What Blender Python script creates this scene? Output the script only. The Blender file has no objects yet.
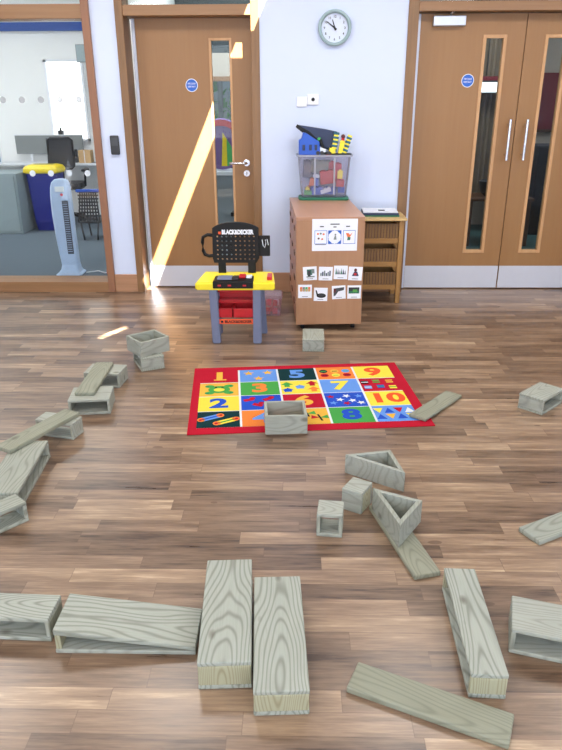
import bpy, bmesh, math, random
from mathutils import Vector, Matrix
random.seed(7)
SC = bpy.context.scene
COL = SC.collection
PI = math.pi

# ------------------------------------------------------------------ colours / materials
def lin(c):
    return tuple(((v/255)/12.92 if v/255 <= .04045 else ((v/255+.055)/1.055)**2.4) for v in c)

def new_mat(name):
    m = bpy.data.materials.new(name); m.use_nodes = True
    nt = m.node_tree
    return m, nt, nt.nodes['Principled BSDF']

class NT:
    """small helper for node graphs"""
    def __init__(s, nt): s.nt = nt
    def n(s, t, **kw):
        x = s.nt.nodes.new(t)
        for k, v in kw.items(): setattr(x, k, v)
        return x
    def l(s, a, b): s.nt.links.new(a, b)
    def put(s, sock, v):
        if hasattr(v, 'is_linked') or hasattr(v, 'links'): s.l(v, sock)
        else: sock.default_value = v
    def math(s, op, a, b=None, c=None):
        x = s.n('ShaderNodeMath', operation=op)
        for i, v in enumerate((a, b, c)):
            if v is not None: s.put(x.inputs[i], v)
        return x.outputs[0]
    def xyz(s, v):
        x = s.n('ShaderNodeSeparateXYZ'); s.l(v, x.inputs[0]); return x.outputs
    def comb(s, a, b, c):
        x = s.n('ShaderNodeCombineXYZ')
        for i, v in enumerate((a, b, c)): s.put(x.inputs[i], v)
        return x.outputs[0]
    def noise(s, vec, scale, detail=2, rough=.5):
        x = s.n('ShaderNodeTexNoise'); s.l(vec, x.inputs['Vector'])
        x.inputs['Scale'].default_value = scale; x.inputs['Detail'].default_value = detail
        x.inputs['Roughness'].default_value = rough
        return x.outputs['Fac']
    def ramp(s, fac, stops):
        x = s.n('ShaderNodeValToRGB'); s.l(fac, x.inputs[0]); e = x.color_ramp.elements
        while len(e) < len(stops): e.new(.5)
        for i, (p, c) in enumerate(stops):
            e[i].position = p; e[i].color = (*lin(c), 1)
        return x.outputs[0]
    def mix(s, fac, a, b, mode='MIX'):
        x = s.n('ShaderNodeMix', data_type='RGBA', blend_type=mode)
        s.put(x.inputs[0], fac)
        for i, v in ((6, a), (7, b)):
            if isinstance(v, tuple): x.inputs[i].default_value = (*v[:3], 1)
            else: s.l(v, x.inputs[i])
        return x.outputs[2]

def simple(name, c, rough=.5, metal=0, var=.06, scale=30, spec=.5, bump=0, coat=0):
    m, nt, p = new_mat(name); g = NT(nt)
    tc = g.n('ShaderNodeTexCoord').outputs['Object']
    f = g.noise(tc, scale, 3)
    a = lin(c)
    hi = tuple(min(1, v*(1+var)) for v in a); lo = tuple(v*(1-var) for v in a)
    g.l(g.mix(f, lo, hi), p.inputs['Base Color'])
    p.inputs['Roughness'].default_value = rough; p.inputs['Metallic'].default_value = metal
    p.inputs['Specular IOR Level'].default_value = spec
    p.inputs['Coat Weight'].default_value = coat
    if bump:
        b = g.n('ShaderNodeBump'); b.inputs['Strength'].default_value = bump; b.inputs['Distance'].default_value = .002
        g.l(f, b.inputs['Height']); g.l(b.outputs[0], p.inputs['Normal'])
    return m

def glass_mat(name, tint=(1, 1, 1), gloss=.10, haze=0.0, hazecol=(1, 1, 1)):
    m, nt, p = new_mat(name); g = NT(nt); nt.nodes.remove(p)
    out = nt.nodes['Material Output']
    t = g.n('ShaderNodeBsdfTransparent'); t.inputs[0].default_value = (*tint, 1)
    gl = g.n('ShaderNodeBsdfGlossy'); gl.inputs['Roughness'].default_value = .02
    fr = g.n('ShaderNodeFresnel'); fr.inputs[0].default_value = 1.45
    fac = g.math('MULTIPLY', fr.outputs[0], gloss*10)
    fac = g.math('MINIMUM', fac, .6)
    mx = g.n('ShaderNodeMixShader'); g.l(fac, mx.inputs[0]); g.l(t.outputs[0], mx.inputs[1]); g.l(gl.outputs[0], mx.inputs[2])
    last = mx.outputs[0]
    if haze:
        d = g.n('ShaderNodeBsdfDiffuse'); d.inputs[0].default_value = (*hazecol, 1)
        m2 = g.n('ShaderNodeMixShader'); m2.inputs[0].default_value = haze
        g.l(last, m2.inputs[1]); g.l(d.outputs[0], m2.inputs[2]); last = m2.outputs[0]
    g.l(last, out.inputs[0])
    return m

def floor_mat():
    m, nt, p = new_mat('strip_floor'); g = NT(nt)
    o = g.n('ShaderNodeTexCoord').outputs['Object']
    x, y, z = g.xyz(o)
    W = .071
    ry = g.math('DIVIDE', y, W); row = g.math('FLOOR', ry); fy = g.math('FRACT', ry)
    def wn(v):
        w = g.n('ShaderNodeTexWhiteNoise', noise_dimensions='3D'); g.l(v, w.inputs[0]); return w
    w1 = wn(g.comb(row, 3.3, 1.7)); c1 = g.xyz(w1.outputs['Color'])
    ln = g.math('MULTIPLY_ADD', c1[0], .30, .36)
    rx = g.math('ADD', g.math('DIVIDE', x, ln), g.math('MULTIPLY', c1[1], 17))
    # vary the joint inside each pair of boards
    cell = g.math('FLOOR', rx); fx = g.math('FRACT', rx)
    w2 = wn(g.comb(row, cell, 5.1)); c2 = g.xyz(w2.outputs['Color'])
    gv = g.comb(g.math('MULTIPLY_ADD', x, 2.6, g.math('MULTIPLY', c2[1], 40)), g.math('MULTIPLY', y, 26), c2[2])
    n1 = g.noise(gv, 1.3, 5, .62)
    fine = g.noise(g.comb(g.math('MULTIPLY_ADD', x, 9, g.math('MULTIPLY', c2[1], 40)), g.math('MULTIPLY', y, 170), c2[2]), 1.0, 3, .6)
    tone = g.math('ADD', g.math('MULTIPLY', g.math('POWER', c2[0], 1.1), .56), g.math('MULTIPLY', g.math('SUBTRACT', n1, .5), 1.35))
    tone = g.math('ADD', tone, g.math('MULTIPLY', g.math('SUBTRACT', fine, .5), .55))
    tone = g.math('ADD', tone, .17)
    col = g.ramp(tone, [(0, (72, 54, 41)), (.2, (106, 84, 66)), (.5, (134, 109, 87)), (.76, (157, 131, 105)), (1, (196, 170, 138))])
    # knots
    v = g.n('ShaderNodeTexVoronoi'); g.l(g.comb(g.math('MULTIPLY', x, 2.2), g.math('MULTIPLY', y, 5.5), 0.), v.inputs['Vector']); v.inputs['Scale'].default_value = 1
    kn = g.math('LESS_THAN', g.math('ADD', v.outputs['Distance'], g.math('MULTIPLY', n1, .06)), .085)
    col = g.mix(g.math('MULTIPLY', kn, .55), col, lin((84, 56, 42)))
    # joints
    e1 = g.math('LESS_THAN', g.math('MINIMUM', fy, g.math('SUBTRACT', 1., fy)), .014)
    e2 = g.math('LESS_THAN', g.math('MULTIPLY', g.math('MINIMUM', fx, g.math('SUBTRACT', 1., fx)), ln), .0012)
    e = g.math('MAXIMUM', e1, e2)
    col = g.mix(g.math('MULTIPLY', e, .45), col, lin((90, 66, 52)))
    g.l(col, p.inputs['Base Color'])
    g.l(g.math('MULTIPLY_ADD', n1, .12, .24), p.inputs['Roughness'])
    p.inputs['Specular IOR Level'].default_value = .7
    return m

def veneer(name, base, dark, axis='z', rough=.42, sc=1.0, contrast=1.0):
    """quiet straight-grained veneer, grain running along the given axis"""
    m, nt, p = new_mat(name); g = NT(nt)
    o = g.n('ShaderNodeTexCoord').outputs['Object']
    x, y, z = g.xyz(o)
    k = {'z': (40, 40, 2.2), 'x': (2.2, 40, 40), 'y': (40, 2.2, 40)}[axis]
    v = g.comb(g.math('MULTIPLY', x, k[0]*sc), g.math('MULTIPLY', y, k[1]*sc), g.math('MULTIPLY', z, k[2]*sc))
    n = g.noise(v, 1.0, 4, .6)
    v2 = g.comb(g.math('MULTIPLY', x, k[0]*.12), g.math('MULTIPLY', y, k[1]*.12), g.math('MULTIPLY', z, k[2]*.4))
    n2 = g.noise(v2, 1.0, 2, .5)
    f = g.math('ADD', g.math('MULTIPLY', n, .6*contrast), g.math('MULTIPLY', n2, .5))
    g.l(g.ramp(f, [(.25, dark), (.75, base)]), p.inputs['Base Color'])
    p.inputs['Roughness'].default_value = rough
    return m

def pine(name, axis, base, line, freq=12, yellow=None, amount=.5, streak=1.0):
    """pressure-treated pale green pine: contour (cathedral) grain running along one local axis"""
    m, nt, p = new_mat(name); g = NT(nt)
    o = g.n('ShaderNodeTexCoord').outputs['Object']
    r = g.n('ShaderNodeObjectInfo').outputs['Random']
    x, y, z = g.xyz(o)
    if axis == 'x': a, b, c = x, y, z
    elif axis == 'y': a, b, c = y, x, z
    else: a, b, c = z, y, x
    off = g.math('MULTIPLY', r, 37.)
    v = g.comb(g.math('MULTIPLY_ADD', a, 2.4, off), g.math('MULTIPLY', b, 9*streak), g.math('MULTIPLY', c, 9*streak))
    h = g.noise(v, 1.0, 1.0, .4)
    bc = g.math('SUBTRACT', b, g.math('MULTIPLY_ADD', r, .05, -.025))
    h = g.math('ADD', g.math('MULTIPLY', h, .75), g.math('MULTIPLY', g.math('SQRT', g.math('MULTIPLY_ADD', bc, bc, .0003)), 6.5))
    h = g.math('ADD', h, g.math('MULTIPLY', a, g.math('MULTIPLY_ADD', g.math('FRACT', g.math('MULTIPLY', r, 13.7)), 2.6, -1.3)))
    s = g.math('SINE', g.math('MULTIPLY', h, freq*2*PI))
    s = g.math('POWER', g.math('MULTIPLY_ADD', s, .5, .5), 4.)
    fv = g.comb(g.math('MULTIPLY_ADD', a, 12., off), g.math('MULTIPLY', b, 220), g.math('MULTIPLY', c, 220))
    fine = g.noise(fv, 1.0, 3, .6)
    mott = g.noise(g.comb(g.math('MULTIPLY_ADD', a, 6., off), g.math('MULTIPLY', b, 14), g.math('MULTIPLY', c, 14)), 1.0, 3, .6)
    base2 = yellow or tuple(min(255, v+14) for v in base)
    col = g.mix(mott, lin(base), lin(base2))
    col = g.mix(g.math('MULTIPLY', s, amount), col, lin(line))
    col = g.mix(g.math('MULTIPLY', g.math('SUBTRACT', fine, .45), .5), col, lin(line))
    # small knots
    vo = g.n('ShaderNodeTexVoronoi'); vo.inputs['Scale'].default_value = 1
    g.l(g.comb(g.math('MULTIPLY_ADD', a, 5., off), g.math('MULTIPLY', b, 9), g.math('MULTIPLY', c, 9)), vo.inputs['Vector'])
    kn = g.n('ShaderNodeMapRange'); g.l(vo.outputs['Distance'], kn.inputs[0])
    kn.inputs[1].default_value = .05; kn.inputs[2].default_value = .13; kn.inputs[3].default_value = .7; kn.inputs[4].default_value = 0
    col = g.mix(kn.outputs[0], col, lin((96, 92, 78)))
    g.l(col, p.inputs['Base Color'])
    p.inputs['Roughness'].default_value = .62; p.inputs['Specular IOR Level'].default_value = .3
    return m

M = {}
M['floor'] = floor_mat()
M['wall'] = simple('painted_wall', (211, 221, 243), .85, var=.015, scale=3, spec=.2)
M['ceiling'] = simple('ceiling_paint', (232, 232, 230), .9, var=.01)
M['oak_leaf'] = veneer('oak_door_veneer', (160, 119, 74), (148, 105, 62), 'z', contrast=.6)
M['oak_frame'] = veneer('oak_frame_vertical', (140, 103, 66), (106, 76, 46), 'z', contrast=1.3)
M['oak_frame_x'] = veneer('oak_frame_horizontal', (158, 118, 80), (136, 98, 64), 'x')
M['oak_red'] = veneer('reddish_frame_vertical', (152, 106, 78), (132, 90, 64), 'z')
M['base'] = veneer('baseboard_oak', (186, 140, 106), (162, 118, 86), 'x')
M['bead'] = veneer('glazing_bead_oak', (206, 160, 112), (180, 134, 90), 'z')
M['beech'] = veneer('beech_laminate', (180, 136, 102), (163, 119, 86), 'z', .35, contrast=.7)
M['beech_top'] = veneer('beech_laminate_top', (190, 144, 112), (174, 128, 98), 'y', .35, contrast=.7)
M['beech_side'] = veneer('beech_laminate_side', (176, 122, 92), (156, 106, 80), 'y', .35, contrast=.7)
M['bamboo'] = veneer('bamboo', (176, 132, 74), (146, 104, 52), 'z', .4)
M['bamboo_x'] = veneer('bamboo_crosswise', (172, 128, 70), (142, 100, 48), 'x', .4)
M['bamboo_slat'] = veneer('bamboo_slat', (140, 104, 60), (112, 80, 42), 'z', .5)
M['bamboo_pale'] = veneer('bamboo_top', (214, 184, 128), (196, 160, 100), 'x', .35)
M['alu'] = simple('brushed_aluminium', (196, 200, 210), .38, .7, .03)
M['alu_strip'] = simple('aluminium_guard', (200, 206, 222), .45, .2, .03)
M['kick'] = simple('kick_plate_metal', (206, 208, 216), .5, .25, .02)
M['steel'] = simple('polished_steel', (220, 222, 226), .2, .9, .02)
M['glass'] = glass_mat('window_glass', (.97, .985, .98), .05)
M['door_glass'] = glass_mat('door_glass', (.86, .91, .91), .05)
M['dot_grey'] = glass_mat('frosted_dot', (.9, .9, .9), .02, .45, (.55, .56, .58))
M['dot_white'] = simple('glass_dot_white', (222, 232, 238), .6)
M['black'] = simple('black_plastic', (13, 13, 15), .5, spec=.35)
M['charcoal'] = simple('charcoal_plastic', (46, 48, 52), .5)
M['dark_grey'] = simple('dark_grey', (70, 74, 78), .6)
M['white'] = simple('white_plastic', (232, 234, 240), .45)
M['paper'] = simple('paper', (240, 243, 250), .6, var=.01)
M['blue_sign'] = simple('blue_sign', (28, 96, 196), .4)
M['yellow'] = simple('yellow_plastic', (246, 226, 40), .38, coat=.2)
M['red'] = simple('red_plastic', (196, 28, 38), .38, coat=.2)
M['bench_grey'] = simple('blue_grey_plastic', (116, 124, 150), .45)
M['orange'] = simple('orange_label', (240, 92, 44), .5)
M['tan_dot'] = simple('tan_peg', (176, 132, 92), .5)
M['clock_rim'] = simple('clock_rim_green', (150, 172, 174), .35)
M['clock_face'] = simple('clock_face', (214, 222, 240), .5)
M['pine_x'] = pine('treated_pine_long', 'x', (155, 158, 146), (90, 86, 72), amount=.27)
M['pine_y'] = pine('treated_pine_cross', 'y', (153, 156, 143), (88, 86, 72), amount=.27)
M['pine_z'] = pine('treated_pine_upright', 'z', (153, 156, 142), (88, 86, 72), amount=.27)
M['pine_end'] = pine('treated_pine_end', 'z', (162, 160, 132), (124, 112, 78), freq=20, amount=.5)
M['pine_pale'] = pine('treated_pine_pale', 'x', (155, 159, 147), (90, 93, 78))
M['pine_olive'] = pine('treated_pine_olive', 'x', (136, 137, 118), (90, 90, 74), amount=.35)
M['pine_grey'] = pine('treated_pine_grey', 'x', (146, 149, 136), (92, 94, 78), amount=.4)
M['lidgreen'] = simple('green_lid', (36, 110, 84), .4)
M['navy'] = simple('navy_plastic', (44, 56, 88), .5)
M['blue'] = simple('blue_plastic', (26, 84, 190), .4)
M['teal'] = simple('teal_plastic', (14, 92, 112), .4)
M['toy_green'] = simple('green_toy', (70, 170, 90), .4)
M['toy_orange'] = simple('orange_toy', (236, 120, 60), .4)
M['toy_pink'] = simple('pink_toy', (214, 60, 84), .4)
M['toy_white'] = simple('white_toy', (224, 230, 238), .4)
M['maroon'] = simple('maroon_toy', (92, 34, 38), .5)
M['grey_plate'] = simple('grey_plate', (120, 132, 128), .5)
M['carpet'] = simple('office_carpet', (98, 110, 120), .95, var=.15, scale=220, spec=.1)
M['office_wall'] = simple('office_wall', (236, 236, 236), .9, var=.01)
M['blind_blue'] = simple('blue_blind', (50, 84, 160), .7)
M['bin_blue'] = simple('bin_blue', (24, 38, 140), .5)
M['lid_yellow'] = simple('bin_lid_yellow', (240, 214, 30), .4)
M['cab_grey'] = simple('grey_desk_panel', (140, 154, 158), .6)
M['panel_grey'] = simple('grey_fabric_screen', (126, 130, 130), .85)
M['fan'] = simple('fan_plastic', (176, 200, 232), .4)
M['fan_slot'] = simple('fan_grille', (62, 72, 88), .5)
M['cardboard'] = simple('cardboard', (206, 168, 120), .8)
M['screen'] = simple('monitor_glass', (110, 140, 160), .25)
M['corr_floor'] = simple('corridor_floor', (150, 160, 168), .4)
M['corr_wall'] = simple('corridor_wall', (196, 186, 176), .85)
M['dark_beam'] = simple('dark_bulkhead', (58, 66, 70), .7)
M['leaf'] = simple('leaf', (84, 160, 70), .6, var=.5, scale=9)
M['violet'] = simple('violet_fabric', (120, 92, 150), .7)
M['curtain'] = simple('beige_curtain', (128, 116, 100), .9)
M['dark_red'] = simple('dark_red_board', (126, 26, 44), .7)
M['teal_floor'] = simple('teal_floor', (60, 96, 100), .6)
M['brown'] = simple('dark_brown_wood', (92, 62, 44), .5)

def clear_plastic(name, tint, haze):
    return glass_mat(name, tint, .06, haze, (.72, .74, .80))
M['tub'] = clear_plastic('clear_tub_plastic', (.94, .93, .97), .09)
M['tub_rim'] = clear_plastic('clear_tub_rim', (.85, .86, .92), .35)
M['pink_tub'] = clear_plastic('pink_tint_plastic', (.95, .72, .76), .2)

# ------------------------------------------------------------------ mesh builder
class MB:
    def __init__(s): s.bm = bmesh.new(); s.mats = []
    def mi(s, m):
        if m is None: return 0
        if m not in s.mats: s.mats.append(m)
        return s.mats.index(m)
    def _fin(s, verts, m, bev=0, seg=2, mat4=None):
        fs = {f for v in verts for f in v.link_faces}
        i = s.mi(m)
        for f in fs: f.material_index = i
        if mat4 is not None: bmesh.ops.transform(s.bm, matrix=mat4, verts=list(verts))
        if bev:
            es = list({e for f in fs for e in f.edges if e.is_manifold and e.calc_face_angle(0) > .5})
            r = bmesh.ops.bevel(s.bm, geom=es, offset=bev, segments=seg, profile=.5, affect='EDGES', clamp_overlap=True)
            for f in r['faces']: f.material_index = i
    def box(s, a, b, m=None, bev=0, seg=2, rot=None):
        c = [(a[i]+b[i])/2 for i in range(3)]; d = [abs(b[i]-a[i]) for i in range(3)]
        mt = Matrix.Translation(c)
        if rot is not None: mt = mt @ rot
        mt = mt @ Matrix.Diagonal((*d, 1))
        vs = bmesh.ops.create_cube(s.bm, size=1, matrix=mt)['verts']
        s._fin(vs, m, bev, seg); return s
    def cyl(s, p0, p1, r, m=None, seg=20, r2=None, bev=0):
        p0, p1 = Vector(p0), Vector(p1); d = p1-p0
        q = d.to_track_quat('Z', 'Y').to_matrix().to_4x4()
        vs = bmesh.ops.create_cone(s.bm, cap_ends=True, segments=seg, radius1=r, radius2=r if r2 is None else r2, depth=d.length,
                                   matrix=Matrix.Translation((p0+p1)/2) @ q)['verts']
        s._fin(vs, m, bev, 2); return s
    def sph(s, c, r, m=None, sc=(1, 1, 1), seg=16):
        vs = bmesh.ops.create_uvsphere(s.bm, u_segments=seg, v_segments=seg//2+2, radius=r, matrix=Matrix.Translation(c) @ Matrix.Diagonal((*sc, 1)))['verts']
        s._fin(vs, m); return s
    def tube(s, pts, r, m=None, seg=10):
        pts = [Vector(p) for p in pts]; rings = []
        for i, p in enumerate(pts):
            d = (pts[min(i+1, len(pts)-1)]-pts[max(i-1, 0)]).normalized()
            q = d.to_track_quat('Z', 'Y')
            rings.append([s.bm.verts.new(p+q @ Vector((r*math.cos(2*PI*k/seg), r*math.sin(2*PI*k/seg), 0))) for k in range(seg)])
        i = s.mi(m)
        for a, b in zip(rings, rings[1:]):
            for k in range(seg):
                f = s.bm.faces.new((a[k], a[(k+1) % seg], b[(k+1) % seg], b[k])); f.material_index = i; f.smooth = True
        for rr, rev in ((rings[0], True), (rings[-1], False)):
            f = s.bm.faces.new(rr[::-1] if rev else rr); f.material_index = i
        return s
    def prism(s, pts, vec, m=None, bev=0, seg=2):
        """planar polygon pts (3D) extruded by vec"""
        v = [s.bm.verts.new(p) for p in pts]; f = s.bm.faces.new(v)
        r = bmesh.ops.extrude_face_region(s.bm, geom=[f])
        nv = [g for g in r['geom'] if isinstance(g, bmesh.types.BMVert)]
        bmesh.ops.translate(s.bm, vec=Vector(vec), verts=nv)
        allv = v+nv
        bmesh.ops.recalc_face_normals(s.bm, faces=list({g for q in allv for g in q.link_faces}))
        s._fin(allv, m, bev, seg); return s
    def loft(s, rings, m=None, cap0=True, cap1=True, smooth=False):
        vs = [[s.bm.verts.new(p) for p in r] for r in rings]; i = s.mi(m); n = len(vs[0]); fs = []
        for a, b in zip(vs, vs[1:]):
            for k in range(n): fs.append(s.bm.faces.new((a[k], a[(k+1) % n], b[(k+1) % n], b[k])))
        for f in fs: f.smooth = smooth
        if cap0: fs.append(s.bm.faces.new(vs[0][::-1]))
        if cap1: fs.append(s.bm.faces.new(vs[-1]))
        for f in fs: f.material_index = i
        bmesh.ops.recalc_face_normals(s.bm, faces=fs)
        return s
    def lathe(s, prof, m=None, seg=32, axis='z', c=(0, 0, 0)):
        rings = []
        for r, h in prof:
            rr = []
            for k in range(seg):
                a = 2*PI*k/seg; u, v = r*math.cos(a), r*math.sin(a)
                rr.append((c[0]+u, c[1]+v, c[2]+h) if axis == 'z' else (c[0]+u, c[1]+h, c[2]+v))
            rings.append(rr)
        return s.loft(rings, m, smooth=False)
    def text(s, body, size, mat4, m, depth=.0006, bold=0.0, width=None):
        cu = bpy.data.curves.new('t', 'FONT'); cu.body = body; cu.size = size; cu.align_x = 'CENTER'; cu.align_y = 'CENTER'
        cu.extrude = depth/2; cu.offset = bold; cu.resolution_u = 4
        o = bpy.data.objects.new('t', cu); COL.objects.link(o)
        dg = bpy.context.evaluated_depsgraph_get(); me = bpy.data.meshes.new_from_object(o.evaluated_get(dg))
        bpy.data.objects.remove(o); bpy.data.curves.remove(cu)
        sx = 1
        if width and len(me.vertices):
            xs = [v.co.x for v in me.vertices]; sx = width/(max(xs)-min(xs))
        old = set(s.bm.verts); s.bm.from_mesh(me)
        vs = [v for v in s.bm.verts if v not in old]
        bmesh.ops.transform(s.bm, matrix=mat4 @ Matrix.Diagonal((sx, 1, 1, 1)), verts=vs)
        i = s.mi(m)
        for f in {f for v in vs for f in v.link_faces}: f.material_index = i
        bpy.data.meshes.remove(me); return s
    def poly(s, pts, m=None):
        f = s.bm.faces.new([s.bm.verts.new(p) for p in pts]); f.material_index = s.mi(m); return s
    def build(s, name, parent=None, loc=None, rz=0, smooth=False):
        me = bpy.data.meshes.new(name)
        bmesh.ops.recalc_face_normals(s.bm, faces=[f for f in s.bm.faces]) if False else None
        s.bm.to_mesh(me); s.bm.free()
        for m in s.mats: me.materials.append(m)
        if smooth:
            for p in me.polygons: p.use_smooth = True
        o = bpy.data.objects.new(name, me); COL.objects.link(o)
        if loc: o.location = loc
        if rz: o.rotation_euler = (0, 0, rz)
        if parent: o.parent = parent
        return o

def tag(o, label=None, cat=None, group=None, kind=None):
    if label: o['label'] = label
    if cat: o['category'] = cat
    if group: o['group'] = group
    if kind: o['kind'] = kind
    return o
def thing(name, label, cat, loc=(0, 0, 0), rz=0, group=None):
    o = bpy.data.objects.new(name, None); COL.objects.link(o); o.empty_display_size = .05
    o.location = loc; o.rotation_euler = (0, 0, rz)
    return tag(o, label, cat, group)
def struct(o): o['kind'] = 'structure'; return o

# matrix helpers: put a flat drawing (x right, y up) on a wall facing -y, or on the floor
def on_wall(x, y, z, rot=0): return Matrix.Translation((x, y, z)) @ Matrix.Rotation(PI/2, 4, 'X') @ Matrix.Rotation(rot, 4, 'Z')
def on_floor(x, y, z): return Matrix.Translation((x, y, z))

# ------------------------------------------------------------------ room shell
YW, YB = 5.46, 5.66           # front wall: room face and far face
XL, XR, YR, ZC = -3.9, 3.7, -2.4, 2.9
mb = MB(); mb.box((XL-.2, YR-.2, -.1), (XR+.2, YB-.02, 0), M['floor']); struct(mb.build('floor'))
# ceiling in pieces; its unseen slot and slit are added to shape the sunlight
SX0, SX1, SY0, SY1 = .022, .150, 2.88, 5.20
HX0, HX1, HY0, HY1 = -.30, -.03, 2.42, 2.50
mb = MB()
z0, z1 = ZC, ZC+.03
xs = [XL-.2, XR+.2]
dy = -.87
mb.box((xs[0], YR-.2, z0), (xs[1], 2.30+dy, z1), M['ceiling'])
mb.box((xs[0], 2.30+dy, z0), (-.03, 2.78+dy, z1), M['ceiling'])
mb.box((.17, 2.30+dy, z0), (xs[1], 2.78+dy, z1), M['ceiling'])
# slanting slit added to cast the small sun patch on the floor
mb.prism([(-.03, 2.30+dy, z0), (.17, 2.30+dy, z0), (.17, 2.70+dy, z0), (.050, 2.46+dy, z0), (-.03, 2.46+dy, z0)], (0, 0, z1-z0), M['ceiling'])
mb.prism([(-.03, 2.46+dy, z0), (.050, 2.46+dy, z0), (-.015, 2.50+dy, z0), (.125, 2.77+dy, z0), (.17, 2.70+dy, z0), (.17, 2.78+dy, z0), (-.03, 2.78+dy, z0)], (0, 0, z1-z0), M['ceiling'])
mb.box((xs[0], 2.78+dy, z0), (xs[1], SY0, z1), M['ceiling'])
mb.box((xs[0], SY0, z0), (SX0, SY1, z1), M['ceiling'])
mb.box((SX1, SY0, z0), (xs[1], SY1, z1), M['ceiling'])
mb.box((xs[0], SY1, z0), (xs[1], YB, z1), M['ceiling'])
mb.box((SX0, 4.31, z0), (SX1, 4.56, z1), M['ceiling'])   # added strip in the slot, blocks part of the sun stripe
struct(mb.build('ceiling'))

# front wall in three piers between the glazed screen and the two doorways
mb = MB()
mb.box((XL, YW, 0), (-3.75, YB, ZC), M['wall'])
mb.box((-1.484, YW, 0), (-1.298, YB, ZC), M['wall'])
mb.box((-.258, YW, 0), (.82, YB, ZC), M['wall'])
mb.box((2.60, YW, 0), (XR, YB, ZC), M['wall'])
struct(mb.build('wall_front'))
mb = MB(); mb.box((XL-.2, YR, 0), (XL, YB, ZC), M['wall']); struct(mb.build('wall_left'))
mb = MB(); mb.box((XR, YR, 0), (XR+.2, YB, ZC), M['wall']); struct(mb.build('wall_right'))
mb = MB()
WIN = [(-3.2, -1.2), (-.8, 1.2), (1.5, 3.3)]
mb.box((XL-.2, YR-.2, 0), (XR+.2, YR, .85), M['wall']); mb.box((XL-.2, YR-.2, 2.45), (XR+.2, YR, ZC), M['wall'])
e = [XL-.2]+[v for w in WIN for v in w]+[XR+.2]
for i in range(0, len(e), 2): mb.box((e[i], YR-.2, .85), (e[i+1], YR, 2.45), M['wall'])
struct(mb.build('wall_back'))

# baseboards
mb = MB(); mb.box((-1.484, YW-.018, 0), (-1.298, YW+.002, .145), M['base'], .003); struct(mb.build('baseboard_left'))
mb = MB(); mb.box((-.258, YW-.018, 0), (.80, YW+.002, .16), M['base'], .003); struct(mb.build('baseboard_front'))

# glazed screen on the left
mb = MB()
mb.box((-1.540, YW-.03, 0), (-1.484, YB, ZC), M['oak_red'], .003)
mb.box((-3.75, YW-.03, 0), (-3.69, YB, ZC), M['oak_red'], .003)
mb.box((-3.69, YW-.03, 0), (-1.540, YB, .085), M['oak_frame_x'], .003)
mb.box((-3.69, YW+.0, 2.030), (-1.540, YB-.03, 2.125), M['oak_frame_x'], .003)
mb.box((-3.69, YW-.03, 2.82), (-1.540, YB, ZC), M['oak_frame_x'], .003)
w1 = struct(mb.build('window_1'))
mb = MB(); mb.box((-3.69, 5.555, .085), (-1.540, 5.563, 2.03), M['glass']); mb.build('pane', w1)
mb = MB(); mb.box((-3.69, 5.555, 2.125), (-1.540, 5.563, 2.82), M['glass']); mb.build('upper_pane', w1)
for i in range(11):
    for z, r, mt, xo in ((1.487, .024, 'dot_grey', -1.655), (.942, .024, 'dot_white', -1.65)):
        if i > 3 and z < 1: continue
        mb = MB(); mb.cyl((xo-.1475*i, 5.5535, z), (xo-.1475*i, 5.5545, z), r, M[mt], 20); mb.build('glass_dot', w1)

# single door frame and leaf
mb = MB()
mb.box((-1.298, YW-.022, 0), (-1.240, YB, ZC), M['oak_frame'], .003)
mb.box((-.318, YW-.012, 0), (-.256, YB, ZC), M['oak_frame'], .003)
mb.box((-1.240, YW-.012, 2.045), (-.318, YB, 2.115), M['oak_frame_x'], .003)
mb.box((-1.240, YW-.012, 2.84), (-.318, YB, ZC), M['oak_frame_x'], .003)
struct(mb.build('trim_1'))
mb = MB(); mb.box((-1.240, 5.585, 2.115), (-.318, 5.593, 2.84), M['door_glass']); o = struct(mb.build('window_2'))

def leaf_mesh(x0, x1, gx0, gx1, gz0, gz1, y0, y1, ztop, mat):
    mb = MB(); B = .0015
    mb.box((x0, y0, .006), (gx0, y1, ztop), mat, 0)
    mb.box((gx1, y0, .006), (x1, y1, ztop), mat, 0)
    mb.box((gx0, y0, .006), (gx1, y1, gz0), mat, 0)
    mb.box((gx0, y0, gz1), (gx1, y1, ztop), mat, 0)
    return mb
def beads(x0, x1, z0, z1, y, w, mat):
    mb = MB()
    mb.box((x0, y, z0), (x0+w, y+.05, z1), mat, .002); mb.box((x1-w, y, z0), (x1, y+.05, z1), mat, .002)
    mb.box((x0+w, y, z0), (x1-w, y+.05, z0+w), mat, .002); mb.box((x0+w, y, z1-w), (x1-w, y+.05, z1), mat, .002)
    return mb
def round_sign(x, z, y, parent, r=.047):
    mb = MB()
    mb.cyl((x, y-.003, z), (x, y, z), r, M['paper'], 32)
    mb.cyl((x, y-.004, z), (x, y-.0032, z), r*.9, M['blue_sign'], 32)
    mb.text('FIRE DOOR', .018, on_wall(x, y-.0045, z+.011), M['paper'], width=r*1.25)
    mb.text('KEEP SHUT', .018, on_wall(x, y-.0045, z-.010), M['paper'], width=r*1.25)
    o = mb.build('round_sign', parent); tag(o, 'round blue fire door sign with white lettering'); return o

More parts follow.
